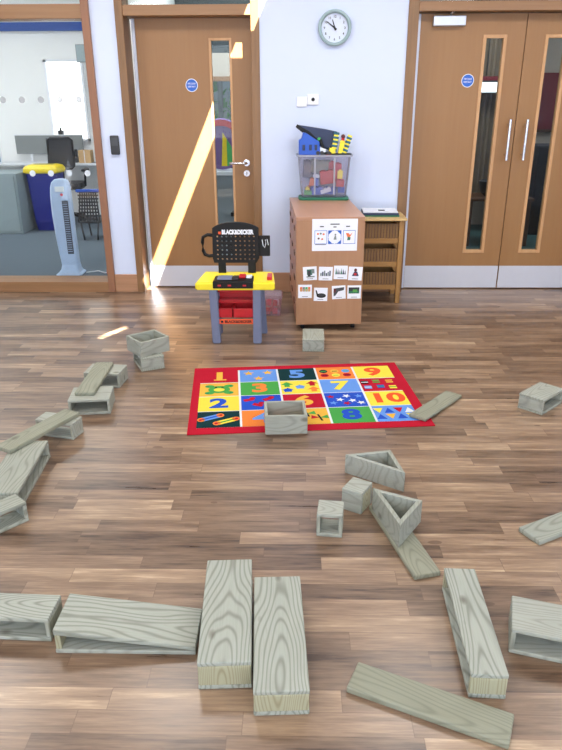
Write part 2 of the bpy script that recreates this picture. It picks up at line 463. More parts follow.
YD = 5.60
d1 = struct(leaf_mesh(-1.192, -.322, -.640, -.478, .24, 1.905, YD, YD+.045, 2.042, M['oak_leaf']).build('door_1'))
beads(-.645, -.473, .235, 1.910, YD-.006, .018, M['bead']).build('glazing_bead', d1)
mb = MB(); mb.box((-.627, YD+.018, .253), (-.491, YD+.026, 1.892), M['door_glass']); mb.build('pane', d1)
mb = MB(); mb.box((-1.190, YD-.004, .010), (-.324, YD-.001, .185), M['kick'], .001); mb.build('kick_plate', d1)
mb = MB(); mb.box((-1.216, YD-.012, .006), (-1.193, YD+.04, 2.042), M['alu_strip'], .004); mb.build('hinge_guard', d1)
mb = MB()
mb.cyl((-.378, YD, 1.015), (-.378, YD-.010, 1.015), .027, M['steel'], 28, bev=.002)
mb.tube([(-.378, YD-.008, 1.015), (-.378, YD-.045, 1.015), (-.386, YD-.056, 1.015), (-.41, YD-.060, 1.015), (-.51, YD-.060, 1.015)], .0095, M['steel'], 14)
h = mb.build('lever_handle', d1)
mb = MB(); mb.cyl((-.378, YD, .935), (-.378, YD-.009, .935), .026, M['steel'], 28, bev=.002)
mb.box((-.381, YD-.0105, .925), (-.375, YD-.009, .945), M['black']); mb.build('lock_escutcheon', d1)
round_sign(-.787, 1.585, YD, d1)

# double doors
mb = MB()
mb.box((.818, YW-.015, 0), (.892, YB, ZC), M['oak_frame'], .003)
mb.box((2.535, YW-.015, 0), (2.60, YB, ZC), M['oak_frame'], .003)
mb.box((.892, YW-.012, 2.062), (2.535, YB, 2.125), M['oak_frame_x'], .003)
mb.box((.892, YW-.012, 2.84), (2.535, YB, ZC), M['oak_frame_x'], .003)
struct(mb.build('trim_2'))
mb = MB(); mb.box((.892, 5.585, 2.125), (2.535, 5.593, 2.84), M['door_glass']); struct(mb.build('window_3'))
YE = 5.555
for k, (x0, x1, gx0, gx1) in enumerate(((.925, 1.700, 1.415, 1.545), (1.706, 2.500, 1.870, 2.002))):
    d = struct(leaf_mesh(x0, x1, gx0, gx1, .325, 1.895, YE, YE+.045, 2.056, M['oak_leaf']).build('door_%d' % (k+2)))
    beads(gx0-.022, gx1+.022, .303, 1.917, YE-.006, .024, M['bead']).build('glazing_bead', d)
    mb = MB(); mb.box((gx0, YE+.018, .327), (gx1, YE+.026, 1.893), M['door_glass']); mb.build('pane', d)
    mb = MB(); mb.box((x0+.002, YE-.004, .010), (x1-.002, YE-.001, .195), M['kick'], .001); mb.build('kick_plate', d)
    hx = 1.645 if k == 0 else 1.775
    mb = MB()
    mb.cyl((hx, YE-.062, 1.035), (hx, YE-.062, 1.335), .0105, M['steel'], 16, bev=.002)
    mb.cyl((hx, YE-.062, 1.075), (hx, YE, 1.075), .008, M['steel'], 12); mb.cyl((hx, YE-.062, 1.295), (hx, YE, 1.295), .008, M['steel'], 12)
    mb.build('pull_handle', d)
    if k == 0:
        mb = MB(); mb.box((.893, YE-.01, .006), (.925, YE+.04, 2.056), M['alu_strip'], .004); mb.build('hinge_guard', d)
        round_sign(1.306, 1.607, YE, d)
        mb = MB(); mb.box((1.01, YE-.05, 1.972), (1.245, YE, 2.040), M['alu'], .005); cl = mb.build('door_closer', d)
        mb = MB(); mb.tube([(1.13, YE-.035, 2.04), (1.14, YE-.05, 2.058), (1.155, YE-.06, 2.068), (1.17, YE-.10, 2.085)], .007, M['steel'], 8); mb.build('arm', cl)

# ------------------------------------------------------------------ rooms beyond
mb = MB(); mb.box((-6.5, YB-.02, -.1), (-1.45, 9.9, -.001), M['carpet']); struct(mb.build('floor_office'))
mb = MB(); mb.box((-6.5, 9.65, 0), (-1.45, 9.8, 2.9), M['office_wall']); struct(mb.build('wall_office_back'))
mb = MB(); mb.box((-1.44, YB+.001, 0), (-1.36, 9.65, 2.9), M['office_wall']); struct(mb.build('wall_office_right'))
mb = MB(); mb.box((-6.6, YB, 0), (-6.5, 9.8, 2.9), M['office_wall']); struct(mb.build('wall_office_left'))
mb = MB(); mb.box((-6.6, YB, 2.9), (-1.36, 9.9, 3.0), M['ceiling']); struct(mb.build('ceiling_office'))
mb = MB(); mb.box((-1.355, YB-.02, -.1), (.28, 8.6, -.001), M['corr_floor']); struct(mb.build('floor_corridor'))
mb = MB()
mb.box((-1.355, 8.6, 0), (.28, 8.7, .3), M['corr_wall']); mb.box((-1.355, 8.6, 1.75), (.28, 8.7, 2.0), M['corr_wall']); mb.box((-1.355, 8.6, 2.0), (.28, 8.7, 2.9), M['dark_beam'])
mb.box((-.905, 8.58, .3), (-.855, 8.7, 1.75), M['dark_beam']); mb.box((-1.355, 8.57, 1.70), (.28, 8.7, 1.75), M['oak_frame_x'])
struct(mb.build('wall_corridor_back'))
mb = MB(); mb.box((.28, YB+.001, 0), (.36, 8.6, 2.9), M['corr_wall']); struct(mb.build('wall_corridor_right'))
mb = MB(); mb.box((-1.36, YB, 2.9), (4.2, 8.7, 3.0), M['ceiling']); struct(mb.build('ceiling_corridor'))
mb = MB(); mb.box((.36, YB-.02, -.1), (4.0, 8.9, -.001), M['teal_floor']); struct(mb.build('floor_hall'))
mb = MB(); mb.box((.36, 8.8, 0), (4.0, 8.9, 2.9), M['corr_wall']); struct(mb.build('wall_hall_back'))
mb = MB(); mb.box((3.9, YB, 0), (4.0, 8.8, 2.9), M['corr_wall']); struct(mb.build('wall_hall_right'))

# office: blue blind, tall light strip window
mb = MB(); mb.box((-5.2, 9.56, 2.33), (-1.9, 9.62, 2.43), M['blind_blue'], .01)
for i in range(3): mb.box((-5.2, 9.552, 2.338+.03*i), (-1.9, 9.56, 2.350+.03*i), M['blind_blue'])
tag(mb.build('roller_blind'), 'rolled up dark blue blind along the top of the office wall', 'blind')
m, nt, p = new_mat('daylit_pane'); p.inputs['Base Color'].default_value = (1, 1, 1, 1)
p.inputs['Emission Color'].default_value = (.95, .97, 1, 1); p.inputs['Emission Strength'].default_value = 1.6; M['daylit'] = m
mb = MB(); mb.box((-3.25, 9.63, 1.02), (-2.80, 9.648, 1.97), M['daylit']); o = mb.build('window_4'); struct(o)
mb = MB()
for a, b in (((-3.28, 9.60, .99), (-3.25, 9.65, 2.0)), ((-2.80, 9.60, .99), (-2.77, 9.65, 2.0)), ((-3.28, 9.60, 1.97), (-2.77, 9.65, 2.0)), ((-3.28, 9.60, .99), (-2.77, 9.65, 1.02))): mb.box(a, b, M['white'])
mb.build('window_frame', o)
mb = MB(); mb.box((-2.66, 9.0, 1.93), (-2.40, 9.03, 2.13), M['panel_grey'], .005); mb.box((-2.65, 8.995, 1.94), (-2.41, 9.0, 2.12), M['cab_grey'])
mb.box((-2.55, 9.03, 2.0), (-2.51, 9.65, 2.06), M['dark_grey'])
tag(mb.build('wall_monitor'), 'small grey screen on a bracket high on the office wall', 'monitor')

# desk cupboard (grey) at left
t = thing('desk_cupboard', 'grey double-door office cupboard left of the blue recycling bin', 'cupboard', (-3.72, 8.43, 0))
mb = MB(); mb.box((-.62, -.28, 0), (.445, .28, .70), M['cab_grey'], .006); mb.build('body', t)
for sx in (-.34, .17):
    mb = MB(); mb.box((sx-.25, -.295, .03), (sx+.25, -.281, .68), M['cab_grey'], .004); dd = mb.build('door', t)
    mb = MB(); mb.box((sx-.02 + (.24 if sx < 0 else -.24), -.305, .50), (sx + (.24 if sx < 0 else -.24), -.295, .60), M['dark_grey'], .002); mb.build('handle', dd)
# monitor on it
t = thing('computer_monitor', 'white-backed computer monitor standing on the grey office cupboard', 'monitor', (-3.72, 8.40, .70), .2)
mb = MB(); mb.box((-.17, -.03, .10), (.20, .0, .36), M['white'], .008); mb.build('casing', t)
mb = MB(); mb.box((-.155, -.034, .115), (.185, -.030, .345), M['screen']); mb.build('screen', t)
mb = MB(); mb.box((-.02, -.01, .008), (.04, .01, .12), M['white'], .003); mb.box((-.10, -.08, 0), (.12, .06, .012), M['white'], .004); mb.build('stand', t)
# desk with fabric divider
t = thing('office_desk', 'long white office desk behind the black mesh chair', 'desk', (-3.1, 9.42, 0))
mb = MB(); mb.box((-1.2, -.15, .70), (1.25, .20, .73), M['white'], .004); mb.build('desktop', t)
for sx in (-1.1, 1.15):
    for sy in (-.10, .15): mb = MB(); mb.box((sx-.025, sy-.025, 0), (sx+.025, sy+.025, .70), M['dark_grey'], .003); mb.build('leg', t)
mb = MB(); mb.box((-3.78, 9.56, .83), (-2.86, 9.585, 1.07), M['panel_grey'], .006); mb.box((-3.79, 9.555, 1.068), (-2.85, 9.59, 1.08), M['white'])
for x in (-3.6, -3.05): mb.box((x, 9.565, .73), (x+.03, 9.58, .84), M['white'])
tag(mb.build('desk_divider'), 'grey fabric divider screen standing on the office desk', 'desk divider')
mb = MB(); mb.box((-3.18, 9.54, 1.08), (-3.11, 9.60, 1.13), M['charcoal'], .008); mb.cyl((-3.145, 9.57, 1.13), (-3.14, 9.57, 1.17), .012, M['black'])
tag(mb.build('desk_camera'), 'small black gadget on top of the desk divider', 'gadget')
mb = MB(); mb.box((-2.86, 9.30, .73), (-2.70, 9.45, .89), M['cardboard'], .004); mb.box((-2.785, 9.299, .73), (-2.775, 9.30, .89), M['paper'])
tag(mb.build('cardboard_box'), 'small tan cardboard box on the desk beside the office chair', 'box')
mb = MB(); mb.box((-3.06, 9.34, .731), (-2.89, 9.50, .80), M['charcoal'], .012)
mb.box((-3.05, 9.36, .80), (-2.90, 9.42, .90), M['black'], .01)
tag(mb.build('desk_phone'), 'dark telephone beside the cardboard box on the desk', 'telephone')
t = thing('document_tray', 'grey wire letter tray behind the white office fan column', 'letter tray', (-2.58, 9.42, .73))
for zz in (0, .06, .12):
    mb = MB(); mb.box((-.06, -.12, zz), (.18, .12, zz+.008), M['cab_grey'], .002); mb.build('shelf', t)
for sx in (-.055, .17):
    mb = MB(); mb.box((sx, -.12, 0), (sx+.006, .12, .14), M['cab_grey']); mb.build('side', t)

# recycling bin
t = thing('recycling_bin', 'blue recycling bin with a yellow slotted lid', 'bin', (-3.05, 8.50, 0))
def rr(w, d, z, r=.04, cx=0, cy=0, n=5):
    out = []
    for (sx, sy, a0) in ((1, 1, 0), (-1, 1, PI/2), (-1, -1, PI), (1, -1, 3*PI/2)):
        for k in range(n+1):
            a = a0+PI/2*k/n; out.append((cx+sx*(w/2-r)+r*math.cos(a), cy+sy*(d/2-r)+r*math.sin(a), z))
    return out
mb = MB(); mb.loft([rr(.28, .24, 0), rr(.31, .27, .10), rr(.37, .32, .685)], M['bin_blue']); mb.build('body', t)
mb = MB(); mb.loft([rr(.40, .34, .685), rr(.42, .36, .70), rr(.42, .36, .735), rr(.38, .32, .765), rr(.30, .24, .78)], M['lid_yellow'])
mb.box((-.12, -.03, .779), (.12, .03, .784), M['charcoal'], .002); mb.build('lid', t)
# office chair
t = thing('office_chair', 'black swivel office chair with mesh back behind the bin', 'chair', (-2.95, 8.98, 0), PI+.08); t.scale = (.88, .88, 1)
mb = MB(); mb.loft([rr(.46, .44, .44, .08), rr(.50, .48, .47, .10), rr(.48, .46, .52, .12)], M['black']); mb.build('seat', t)
mb = MB()
mb.tube([(-.19, .22, .74), (-.20, .25, 1.04), (-.16, .26, 1.07), (.10, .26, 1.07), (.14, .25, 1.04), (.17, .22, .74), (.10, .21, .70), (-.14, .21, .70), (-.19, .22, .74)], .015, M['black'])
bk = mb.build('back_frame', t)
mb = MB()
for i in range(22): mb.box((-.185+i*.0162, .235, .72), (-.179+i*.0162, .240, 1.06), M['charcoal'])
for i in range(20): mb.box((-.19, .240, .725+i*.0170), (.165, .244, .732+i*.0170), M['charcoal'])
mb.box((-.185, .241, .72), (.165, .243, 1.065), M['black'])
mb.build('mesh_back', t)
mb = MB(); mb.box((-.03, .20, .44), (.03, .24, .75), M['black'], .008); mb.build('back_support', t); mb = MB(); mb.cyl((0, 0, .08), (0, 0, .44), .03, M['black']); mb.build('column', t)
for sx in (-.27, .27):
    mb = MB(); mb.tube([(sx, .02, .47), (sx*1.05, .02, .66)], .016, M['black']); mb.box((sx*1.05-.035, -.13, .655), (sx*1.05+.035, .12, .685), M['black'], .012); mb.build('armrest', t)
for k in range(5):
    a = 2*PI*k/5+.3; mb = MB(); mb.tube([(0, 0, .12), (.26*math.cos(a), .26*math.sin(a), .075)], .02, M['black']); lg = mb.build('leg', t)
    mb = MB(); mb.cyl((.27*math.cos(a)-.02, .27*math.sin(a), .030), (.27*math.cos(a)+.02, .27*math.sin(a), .030), .030, M['charcoal']); mb.build('castor', lg)
# perforated chair with blue rim
t = thing('stacking_chair', 'dark perforated chair with a blue rim behind the tower fan', 'chair', (-2.33, 7.72, 0))
mb = MB()
for i in range(8):
    for j in range(9):
        w = .24-.008*j
        x = -w/2+w*i/7; z = .20+.037*j
        if (i+j) % 1 == 0: mb.box((x-.008, -.004+.05*j/9, z), (x+.008, .004+.05*j/9, z+.037), M['charcoal'])
for j in range(10): mb.box((-.12+.003*(9-j), -.006+.05*j/9, .195+.037*j), (.12-.003*(9-j), .008+.05*j/9, .212+.037*j), M['charcoal'])
mb.build('perforated_back', t)
mb = MB(); mb.box((-.135, .03, .535), (.125, .075, .565), M['blue'], .008); mb.build('rim', t)
mb = MB(); mb.box((-.12, -.01, .20), (.12, .30, .22), M['charcoal'], .008); mb.build('seat', t)
for sx, sy in ((-.10, 0), (.10, 0), (-.10, .28), (.10, .28)):
    mb = MB(); mb.tube([(sx, sy, .20), (sx*1.0+(.03 if sx < 0 else -.02), sy-.02, .008)], .011, M['charcoal'], 8); mb.build('leg', t)
# tower fan
t = thing('tower_fan', 'pale blue white tower fan standing behind the left window', 'fan', (-2.045, 6.06, 0), .05)
def fan_ring(z, xl, xr, d):
    c = (xl+xr)/2; return rr(xr-xl, d, z, min(.03, (xr-xl)/2.2), c, 0)
prof = [(.005, -.115, .11, .22), (.018, -.118, .113, .22), (.03, -.10, .095, .20), (.06, -.075, .085, .16), (.10, -.068, .080, .13), (.20, -.080, .078, .12), (.36, -.094, .076, .115), (.55, -.102, .076, .115),
        (.70, -.100, .076, .11), (.78, -.093, .074, .10), (.82, -.08, .070, .09), (.845, -.055, .055, .07), (.852, -.02, .03, .04)]
mb = MB(); mb.loft([fan_ring(*p) for p in prof], M['fan'], smooth=False); mb.build('body', t)
mb = MB(); mb.box((.004, -.062, .20), (.058, -.054, .67), M['fan_slot'], .004)
for i in range(22): mb.box((.010, -.066, .222+.0198*i), (.050, -.060, .2255+.0198*i), M['fan'])
mb.build('grille', t)
mb = MB(); mb.box((-.045, -.062, .745), (.035, -.050, .79), M['dot_white'], .004); mb.cyl((.01, -.062, .72), (.01, -.05, .72), .012, M['toy_pink']); mb.build('control_panel', t)
mb = MB(); mb.tube([(.12, .05, .006), (.22, .10, .006), (.30, .02, .006), (.36, .06, .006)], .005, M['white'], 6); mb.build('cable', t)
mb = MB(); mb.box((-1.72, 6.05, 0), (-1.66, 6.10, .05), M['red'], .008); mb.cyl((-1.69, 6.05, .03), (-1.69, 6.035, .03), .012, M['charcoal'])
tag(mb.build('plug_block'), 'small red block on the carpet right of the tower fan', 'plug')

# corridor: play tent, dark chair, foliage outside
t = thing('play_tent', 'round violet play tent with rainbow panel seen through door glass', 'play tent', (-.78, 7.6, .81))
mb = MB(); mb.lathe([(.02, -.03), (.20, -.03), (.24, -.01), (.25, .02), (.24, .05), (.20, .07), (.02, .07)], M['violet'], 40, 'y'); mb.bm.verts.ensure_lookup_table()
bmesh.ops.scale(mb.bm, vec=(1, 1, 1.05), verts=mb.bm.verts[:]); bmesh.ops.translate(mb.bm, vec=(0, 0, .24), verts=mb.bm.verts[:]); mb.build('fabric_disc', t)
for k, (a0, a1, c, rr0, rr1) in enumerate(((-75, 75, 'red', .19, .25), (75, 150, 'toy_orange', .2, .25))):
    mb = MB(); pts = []
    for j in range(13): a = math.radians(a0+(a1-a0)*j/12+90); pts.append((rr1*math.cos(a), -.035, .24+rr1*math.sin(a)))
    for j in range(12, -1, -1): a = math.radians(a0+(a1-a0)*j/12+90); pts.append((rr0*math.cos(a), -.035, .24+rr0*math.sin(a)))
    mb.prism(pts, (0, -.004, 0), M[c]); mb.build('rim_panel', t)
mb = MB(); mb.prism([(.00, -.036, .02), (.02, -.036, .36), (.06, -.036, .30), (.06, -.036, .02)], (0, -.006, 0), M['lid_yellow']); mb.build('stripe', t)
mb = MB(); mb.prism([(.06, -.036, .02), (.06, -.036, .30), (.12, -.036, .20), (.13, -.036, .04)], (0, -.006, 0), M['toy_green']); mb.build('stripe', t)
t2 = thing('storage_bench', 'pale corridor bench under the violet play tent', 'bench', (-.75, 7.68, 0))
mb = MB(); mb.box((-.5, -.2, .74), (.5, .2, .78), M['paper'], .004); mb.build('top', t2)
mb = MB(); mb.box((-.5, -.17, 0), (.5, .2, .74), M['corr_floor'], .004); mb.build('body', t2)
mb = MB()
mb.tube([(-.52+.045*math.cos(a*PI/8), 7.2, .62+.11*math.sin(a*PI/8)) for a in range(17)], .013, M['black'], 8)
mb.tube([(-.52, 7.2, .51), (-.52, 7.2, .06)], .013, M['black'], 8); mb.box((-.68, 7.1, 0), (-.40, 7.3, .06), M['black'], .01)
mb.box((-.66, 7.12, .36), (-.42, 7.28, .40), M['black'], .01)
tag(mb.build('black_stand'), 'black stand with oval hoop behind the single door glass', 'stand')
mb = MB()
for i in range(420):
    c = Vector((random.uniform(-1.2, .4), random.uniform(9.0, 9.5), random.uniform(.6, 2.0))); s = random.uniform(.03, .08)
    n = Vector((random.uniform(-1, 1), random.uniform(-1, 1), random.uniform(-1, 1))).normalized(); u = n.orthogonal().normalized(); v = n.cross(u)
    mb.poly([c+u*s, c+v*s*.5, c-u*s, c-v*s*.5], M['leaf'])
for x in (-1.1, -.6, -.1): mb.tube([(x, 9.25, 0), (x+.05, 9.25, 1.7)], .02, M['brown'], 6)
tag(mb.build('garden_bush'), 'green garden bush outside the corridor window', 'bush')

# hall: curtain, boards, dark furniture
mb = MB(); pts = []
N = 90
for i in range(N+1): x = 1.90+.80*i/N; pts.append((x, 8.2+.03*math.sin(i*.9)+.012*math.sin(i*2.3)))
i0 = mb.mi(M['curtain'])
va = [mb.bm.verts.new((x, y, .45)) for x, y in pts]; vb = [mb.bm.verts.new((x, y, 2.6)) for x, y in pts]
for i in range(N): f = mb.bm.faces.new((va[i], va[i+1], vb[i+1], vb[i])); f.material_index = i0; f.smooth = True
tag(mb.build('hall_curtain'), 'beige pleated curtain hanging behind the left door of the pair', 'curtain')
mb = MB(); mb.box((2.05, 8.05, 1.56), (2.50, 8.07, 1.66), M['daylit']); mb.box((2.04, 8.055, 1.55), (2.51, 8.10, 1.68), M['dark_grey'])  # white sign face given emission to look bright
mb.box((2.04, 8.05, 1.68), (2.51, 8.10, 1.72), M['dark_red']); mb.tube([(2.1, 8.08, 1.70), (2.1, 8.08, 2.9)], .006, M['dark_grey'], 6)
tag(mb.build('hanging_sign'), 'small white sign with a red top edge behind door glass', 'sign')
mb = MB(); mb.box((2.70, 8.765, 1.15), (3.6, 8.799, 1.78), M['dark_red'], .004); mb.box((2.66, 8.75, 1.12), (3.64, 8.79, 1.15), M['brown'])
tag(mb.build('notice_board'), 'dark red notice board seen through the right door glass', 'notice board')
t = thing('hall_cupboard', 'black low cupboard under the dark red notice board', 'cupboard', (3.22, 8.3, 0))
mb = MB(); mb.box((-.45, -.25, .0), (.6, .25, .98), M['black'], .006); mb.build('body', t)
mb = MB(); mb.box((-.47, -.27, .98), (.62, .26, 1.0), M['charcoal'], .004); mb.build('top', t)
t = thing('hall_table', 'brown wooden table behind the left door glass of the pair', 'table', (2.2, 7.6, 0))
mb = MB(); mb.box((-.35, -.25, .48), (.35, .25, .51), M['brown'], .004); mb.build('tabletop', t)
for sx in (-.31, .31):
    for sy in (-.21, .21): mb = MB(); mb.box((sx-.02, sy-.02, 0), (sx+.02, sy+.02, .48), M['brown'], .003); mb.build('leg', t)
mb = MB(); mb.lathe([(.05, 0), (.10, .05), (.12, .16), (.10, .17), (.04, .07)], M['charcoal'], 24, c=(2.12, 7.55, .51)); tag(mb.build('dark_bowl'), 'dark bowl on the brown table behind the door glass', 'bowl')

# ------------------------------------------------------------------ wall fittings
t = thing('wall_clock', 'round wall clock with pale green rim on the white wall', 'clock', (.290, YW, 1.957)); t.scale = (.86, .86, .86)
mb = MB(); mb.lathe([(.118, -.0), (.138, -.012), (.140, -.032), (.132, -.046), (.120, -.048), (.112, -.036), (.110, -.014)], M['clock_rim'], 48, 'y'); mb.build('rim', t)
mb = MB(); mb.cyl((0, -.002, 0), (0, -.016, 0), .112, M['clock_face'], 48); fc = mb.build('face', t)
for k in range(1, 13):
    mb = MB(); a = k*PI/6; mb.text(str(k), .026, on_wall(.086*math.sin(a), -.0168, .086*math.cos(a)), M['charcoal'], bold=.0006); mb.build('numeral', fc)
def hand(a, l, w, n, y):
    mb = MB(); a = math.radians(a); d = Vector((math.sin(a), 0, math.cos(a))); s = Vector((d.z, 0, -d.x)); o = Vector((0, y, 0))
    mb.prism([o-d*.02+s*w, o+d*l+s*w*.5, o+d*l-s*w*.5, o-d*.02-s*w], (0, -.002, 0), M['black']); mb.build(n, t)
hand(-53, .078, .006, 'minute_hand', -.020); hand(-18, .066, .006, 'hour_hand', -.024)
mb = MB(); mb.cyl((0, -.017, 0), (0, -.030, 0), .008, M['black'], 16); mb.build('hub', t)

mb = MB(); mb.box((.018, YW-.010, 1.428), (.096, YW, 1.500), M['white'], .004); mb.box((.040, YW-.013, 1.450), (.074, YW-.010, 1.478), M['white'], .002)
tag(mb.build('blank_wall_plate'), 'plain white wall plate, the left of two small plates below the clock', 'wall plate')
t = thing('wall_socket', 'white wall socket plate with a black round outlet below the clock', 'socket', (.141, YW, 1.480))
mb = MB(); mb.box((-.044, -.012, -.038), (.044, 0, .038), M['white'], .004); mb.build('plate', t)
mb = MB(); mb.lathe([(.005, -.012), (.013, -.012), (.012, -.018), (.010, -.016), (.004, -.013)], M['black'], 24, 'y'); mb.build('outlet', t)
t = thing('card_reader', 'black door entry reader on the wall between window and door', 'card reader', (-1.383, YW, 1.160))
mb = MB(); mb.box((-.034, -.022, -.070), (.034, 0, .070), M['charcoal'], .008); mb.build('casing', t)
mb = MB(); mb.box((-.026, -.024, -.005), (.026, -.022, .055), M['dark_grey'], .001); mb.build('panel', t)

# ------------------------------------------------------------------ toy workbench
t = thing('toy_workbench', 'yellow and black toy tool bench with pegboard and grey legs', 'toy workbench', (-.372, 4.14, .0)); t.scale = (1.05, 1, 1.025)
def leg(name, x0t, x1t, x0b, x1b, y0, y1, yt):
    mb = MB()
    mb.loft([[(x0b, y0, 0), (x1b, y0, 0), (x1b, y1, 0), (x0b, y1, 0)], [((x0b+x0t)/2, y0+yt*.5, .18), ((x1b+x1t)/2, y0+yt*.5, .18), ((x1b+x1t)/2, y1-.01, .18), ((x0b+x0t)/2, y1-.01, .18)],
             [(x0t, y0+yt, .365), (x1t, y0+yt, .365), (x1t, y1-.005, .365), (x0t, y1-.005, .365)]], M['bench_grey'])
    es = [e for e in mb.bm.edges if e.calc_face_angle(0) > .5]; bmesh.ops.bevel(mb.bm, geom=es, offset=.006, segments=2, affect='EDGES')
    return mb.build(name, t)
leg('leg', -.158, -.108, -.148, -.098, -.005, .05, .0)
leg('leg', .108, .158, .104, .156, -.005, .05, .0)
leg('leg', -.150, -.110, -.145, -.105, .20, .24, -.02)
leg('leg', .115, .165, .125, .185, .20, .24, -.02)
for sx in (-.125, .135):
    mb = MB(); mb.box((sx-.014, .045, .10), (sx+.014, .205, .135), M['bench_grey'], .005); mb.build('side_rail', t)
mb = MB()
def tray(x0, x1, y0, y1, z0, z1, w=.006):
    mb.box((x0, y0, z0), (x1, y1, z0+w), M['red'], .002)
    mb.box((x0, y0, z0), (x1, y0+w, z1), M['red'], .002); mb.box((x0, y1-w, z0), (x1, y1, z1+.03), M['red'], .002)
    mb.box((x0, y0, z0), (x0+w, y1, z1), M['red'], .002); mb.box((x1-w, y0, z0), (x1, y1, z1), M['red'], .002)
tray(-.112, -.020, .02, .20, .165, .225); tray(-.018, .112, .02, .20, .165, .225)
mb.box((-.112, .10, .235), (.112, .20, .262), M['red'], .004); mb.box((-.112, .17, .165), (.112, .20, .345), M['red'], .004)
mb.box((-.112, .06, .318), (.112, .19, .345), M['red'], .006)
mb.build('storage_bins', t)
mb = MB(); mb.box((-.108, .004, .128), (.110, .016, .160), M['orange'], .003)
mb.box((-.092, .0025, .137), (-.078, .0038, .151), M['black'])
mb.text('BLACK&DECKER', .022, on_wall(.014, .0033, .144), M['black'], bold=.0009, width=.165); mb.build('orange_label', t)
mb = MB()
pts = [(-.232, -.02, .357), (.238, -.02, .357), (.238, -.02, .400), (-.232, -.02, .405)]
mb.loft([[(-.238, -.02, .352), (.242, -.02, .352), (.225, .23, .365), (-.205, .23, .365)], [(-.238, -.02, .400), (.242, -.02, .400), (.225, .23, .415), (-.205, .23, .415)]], M['yellow'])
bmesh.ops.bevel(mb.bm, geom=[e for e in mb.bm.edges if e.calc_face_angle(0) > .5], offset=.008, segments=3, affect='EDGES')
mb.build('worktop', t)
mb = MB(); mb.box((-.130, -.028, .365), (.112, .17, .409), M['black'], .005)
mb.box((-.110, .02, .409), (-.02, .13, .413), M['bench_grey'], .002); mb.box((-.015, .02, .409), (.02, .12, .415), M['charcoal'], .002)
for x in (-.10, -.04, .05): mb.box((x, -.030, .380), (x+.02, -.028, .390), M['red'])
mb.build('tool_tray', t)
mb = MB(); mb.box((.022, .05, .410), (.062, .12, .425), M['red'], .004); mb.box((.066, .05, .410), (.10, .12, .420), M['toy_white'], .004); mb.build('vice', t)
mb = MB(); mb.box((.193, .03, .404), (.222, .14, .425), M['red'], .003); mb.build('red_button', t)
# pegboard with real holes
cu = bpy.data.curves.new('c', 'CURVE'); cu.dimensions = '2D'; cu.fill_mode = 'BOTH'; cu.extrude = .009; cu.bevel_depth = .0015; cu.bevel_resolution = 1
def spl(pts):
    s = cu.splines.new('POLY'); s.points.add(len(pts)-1); s.use_cyclic_u = True
    for i, p in enumerate(pts): s.points[i].co = (p[0], p[1], 0, 1)
out = [(-.135, .0), (.125, .0), (.143, .03), (.140, .215)]
for k in range(13): a = math.radians(25+130*k/12); out.append((.0+.140*math.cos(a)/math.cos(math.radians(25)), (.190+.062*math.sin(a))))
out += [(-.140, .215), (-.143, .03)]
spl(out)
for i in range(9):
    for j in range(6):
        cx, cz = -.112+.028*i, .022+.0285*j
        spl([(cx+.0076*math.cos(-k*PI/4), cz+.0076*math.sin(-k*PI/4)) for k in range(8)])
o = bpy.data.objects.new('c', cu); COL.objects.link(o); me = bpy.data.meshes.new_from_object(o.evaluated_get(bpy.context.evaluated_depsgraph_get())); bpy.data.objects.remove(o)
mb = MB(); mb.bm.from_mesh(me); mb.mi(M['black'])
bmesh.ops.transform(mb.bm, matrix=Matrix.Translation((-.003, .20, .480)) @ Matrix.Rotation(PI/2, 4, 'X'), verts=mb.bm.verts[:])
pg = mb.build('pegboard', t)
for f in pg.data.polygons: f.material_index = 0
mb = MB(); mb.box((-.118, .187, .637), (.118, .1895, .673), M['black'], .002); mb.text('BLACK&DECKER', .036, on_wall(.010, .186, .655), M['paper'], bold=.0024, width=.195)
mb.box((-.108, .1855, .643), (-.092, .1875, .659), M['orange'], .002); o = mb.build('name_strip', pg); o.location = (0, 0, .017)
for x0, x1 in ((-.115, -.068), (.070, .118)):
    mb = MB(); mb.box((x0, .190, .405), (x1, .215, .495), M['black'], .005); mb.build('bracket', t)
mb = MB(); mb.tube([(-.135, .20, .635), (-.175, .20, .64), (-.203, .20, .625), (-.208, .20, .59), (-.206, .20, .54), (-.195, .20, .515), (-.17, .20, .505), (-.135, .20, .51)], .011, M['black'], 10); mb.build('handle', t).location = (0, 0, .015)
mb = MB(); mb.box((.138, .195, .520), (.208, .206, .650), M['black'], .004)
mb.tube([(.160, .192, .625), (.165, .192, .59), (.175, .192, .575), (.182, .192, .60), (.180, .192, .625)], .0028, M['toy_white'], 6)
mb.tube([(.190, .192, .628), (.198, .192, .59)], .0028, M['toy_white'], 6)
mb.build('tool_panel', t)

# toy bag/box behind the bench
t = thing('toy_box', 'pinkish see-through box of toys on the floor behind the toy workbench', 'toy box', (-.160, 4.83, 0)); t.scale = (.74, .8, .9)
mb = MB(); R0 = [rr(.17, .20, .004, .03), rr(.20, .23, .15, .03)]
mb.loft(R0, M['pink_tub'], cap1=False); mb.build('box_body', t)
mb = MB(); mb.loft([rr(.21, .24, .148, .03), rr(.215, .245, .16, .03), rr(.19, .22, .172, .03)], M['pink_tub']); mb.build('lid', t)
for i, (c, x, y, z) in enumerate((('red', -.04, -.05, .03), ('toy_pink', .03, -.04, .03), ('red', .0, .03, .03), ('toy_white', .04, .03, .085), ('toy_pink', -.03, .0, .09), ('red', .03, -.03, .09))):
    mb = MB(); mb.box((x-.025, y-.03, z-.02), (x+.025, y+.03, z+.02), M[c], .004); mb.cyl((x, y, z+.02), (x, y, z+.028), .012, M[c])
    o = mb.build('toy_brick'); o.location = (-.160, 4.83, .001); o.scale = (.74, .8, .9)
    tag(o, 'red or pink toy brick inside the pinkish box behind the toy workbench', 'toy brick', 'bricks in the pinkish toy box')

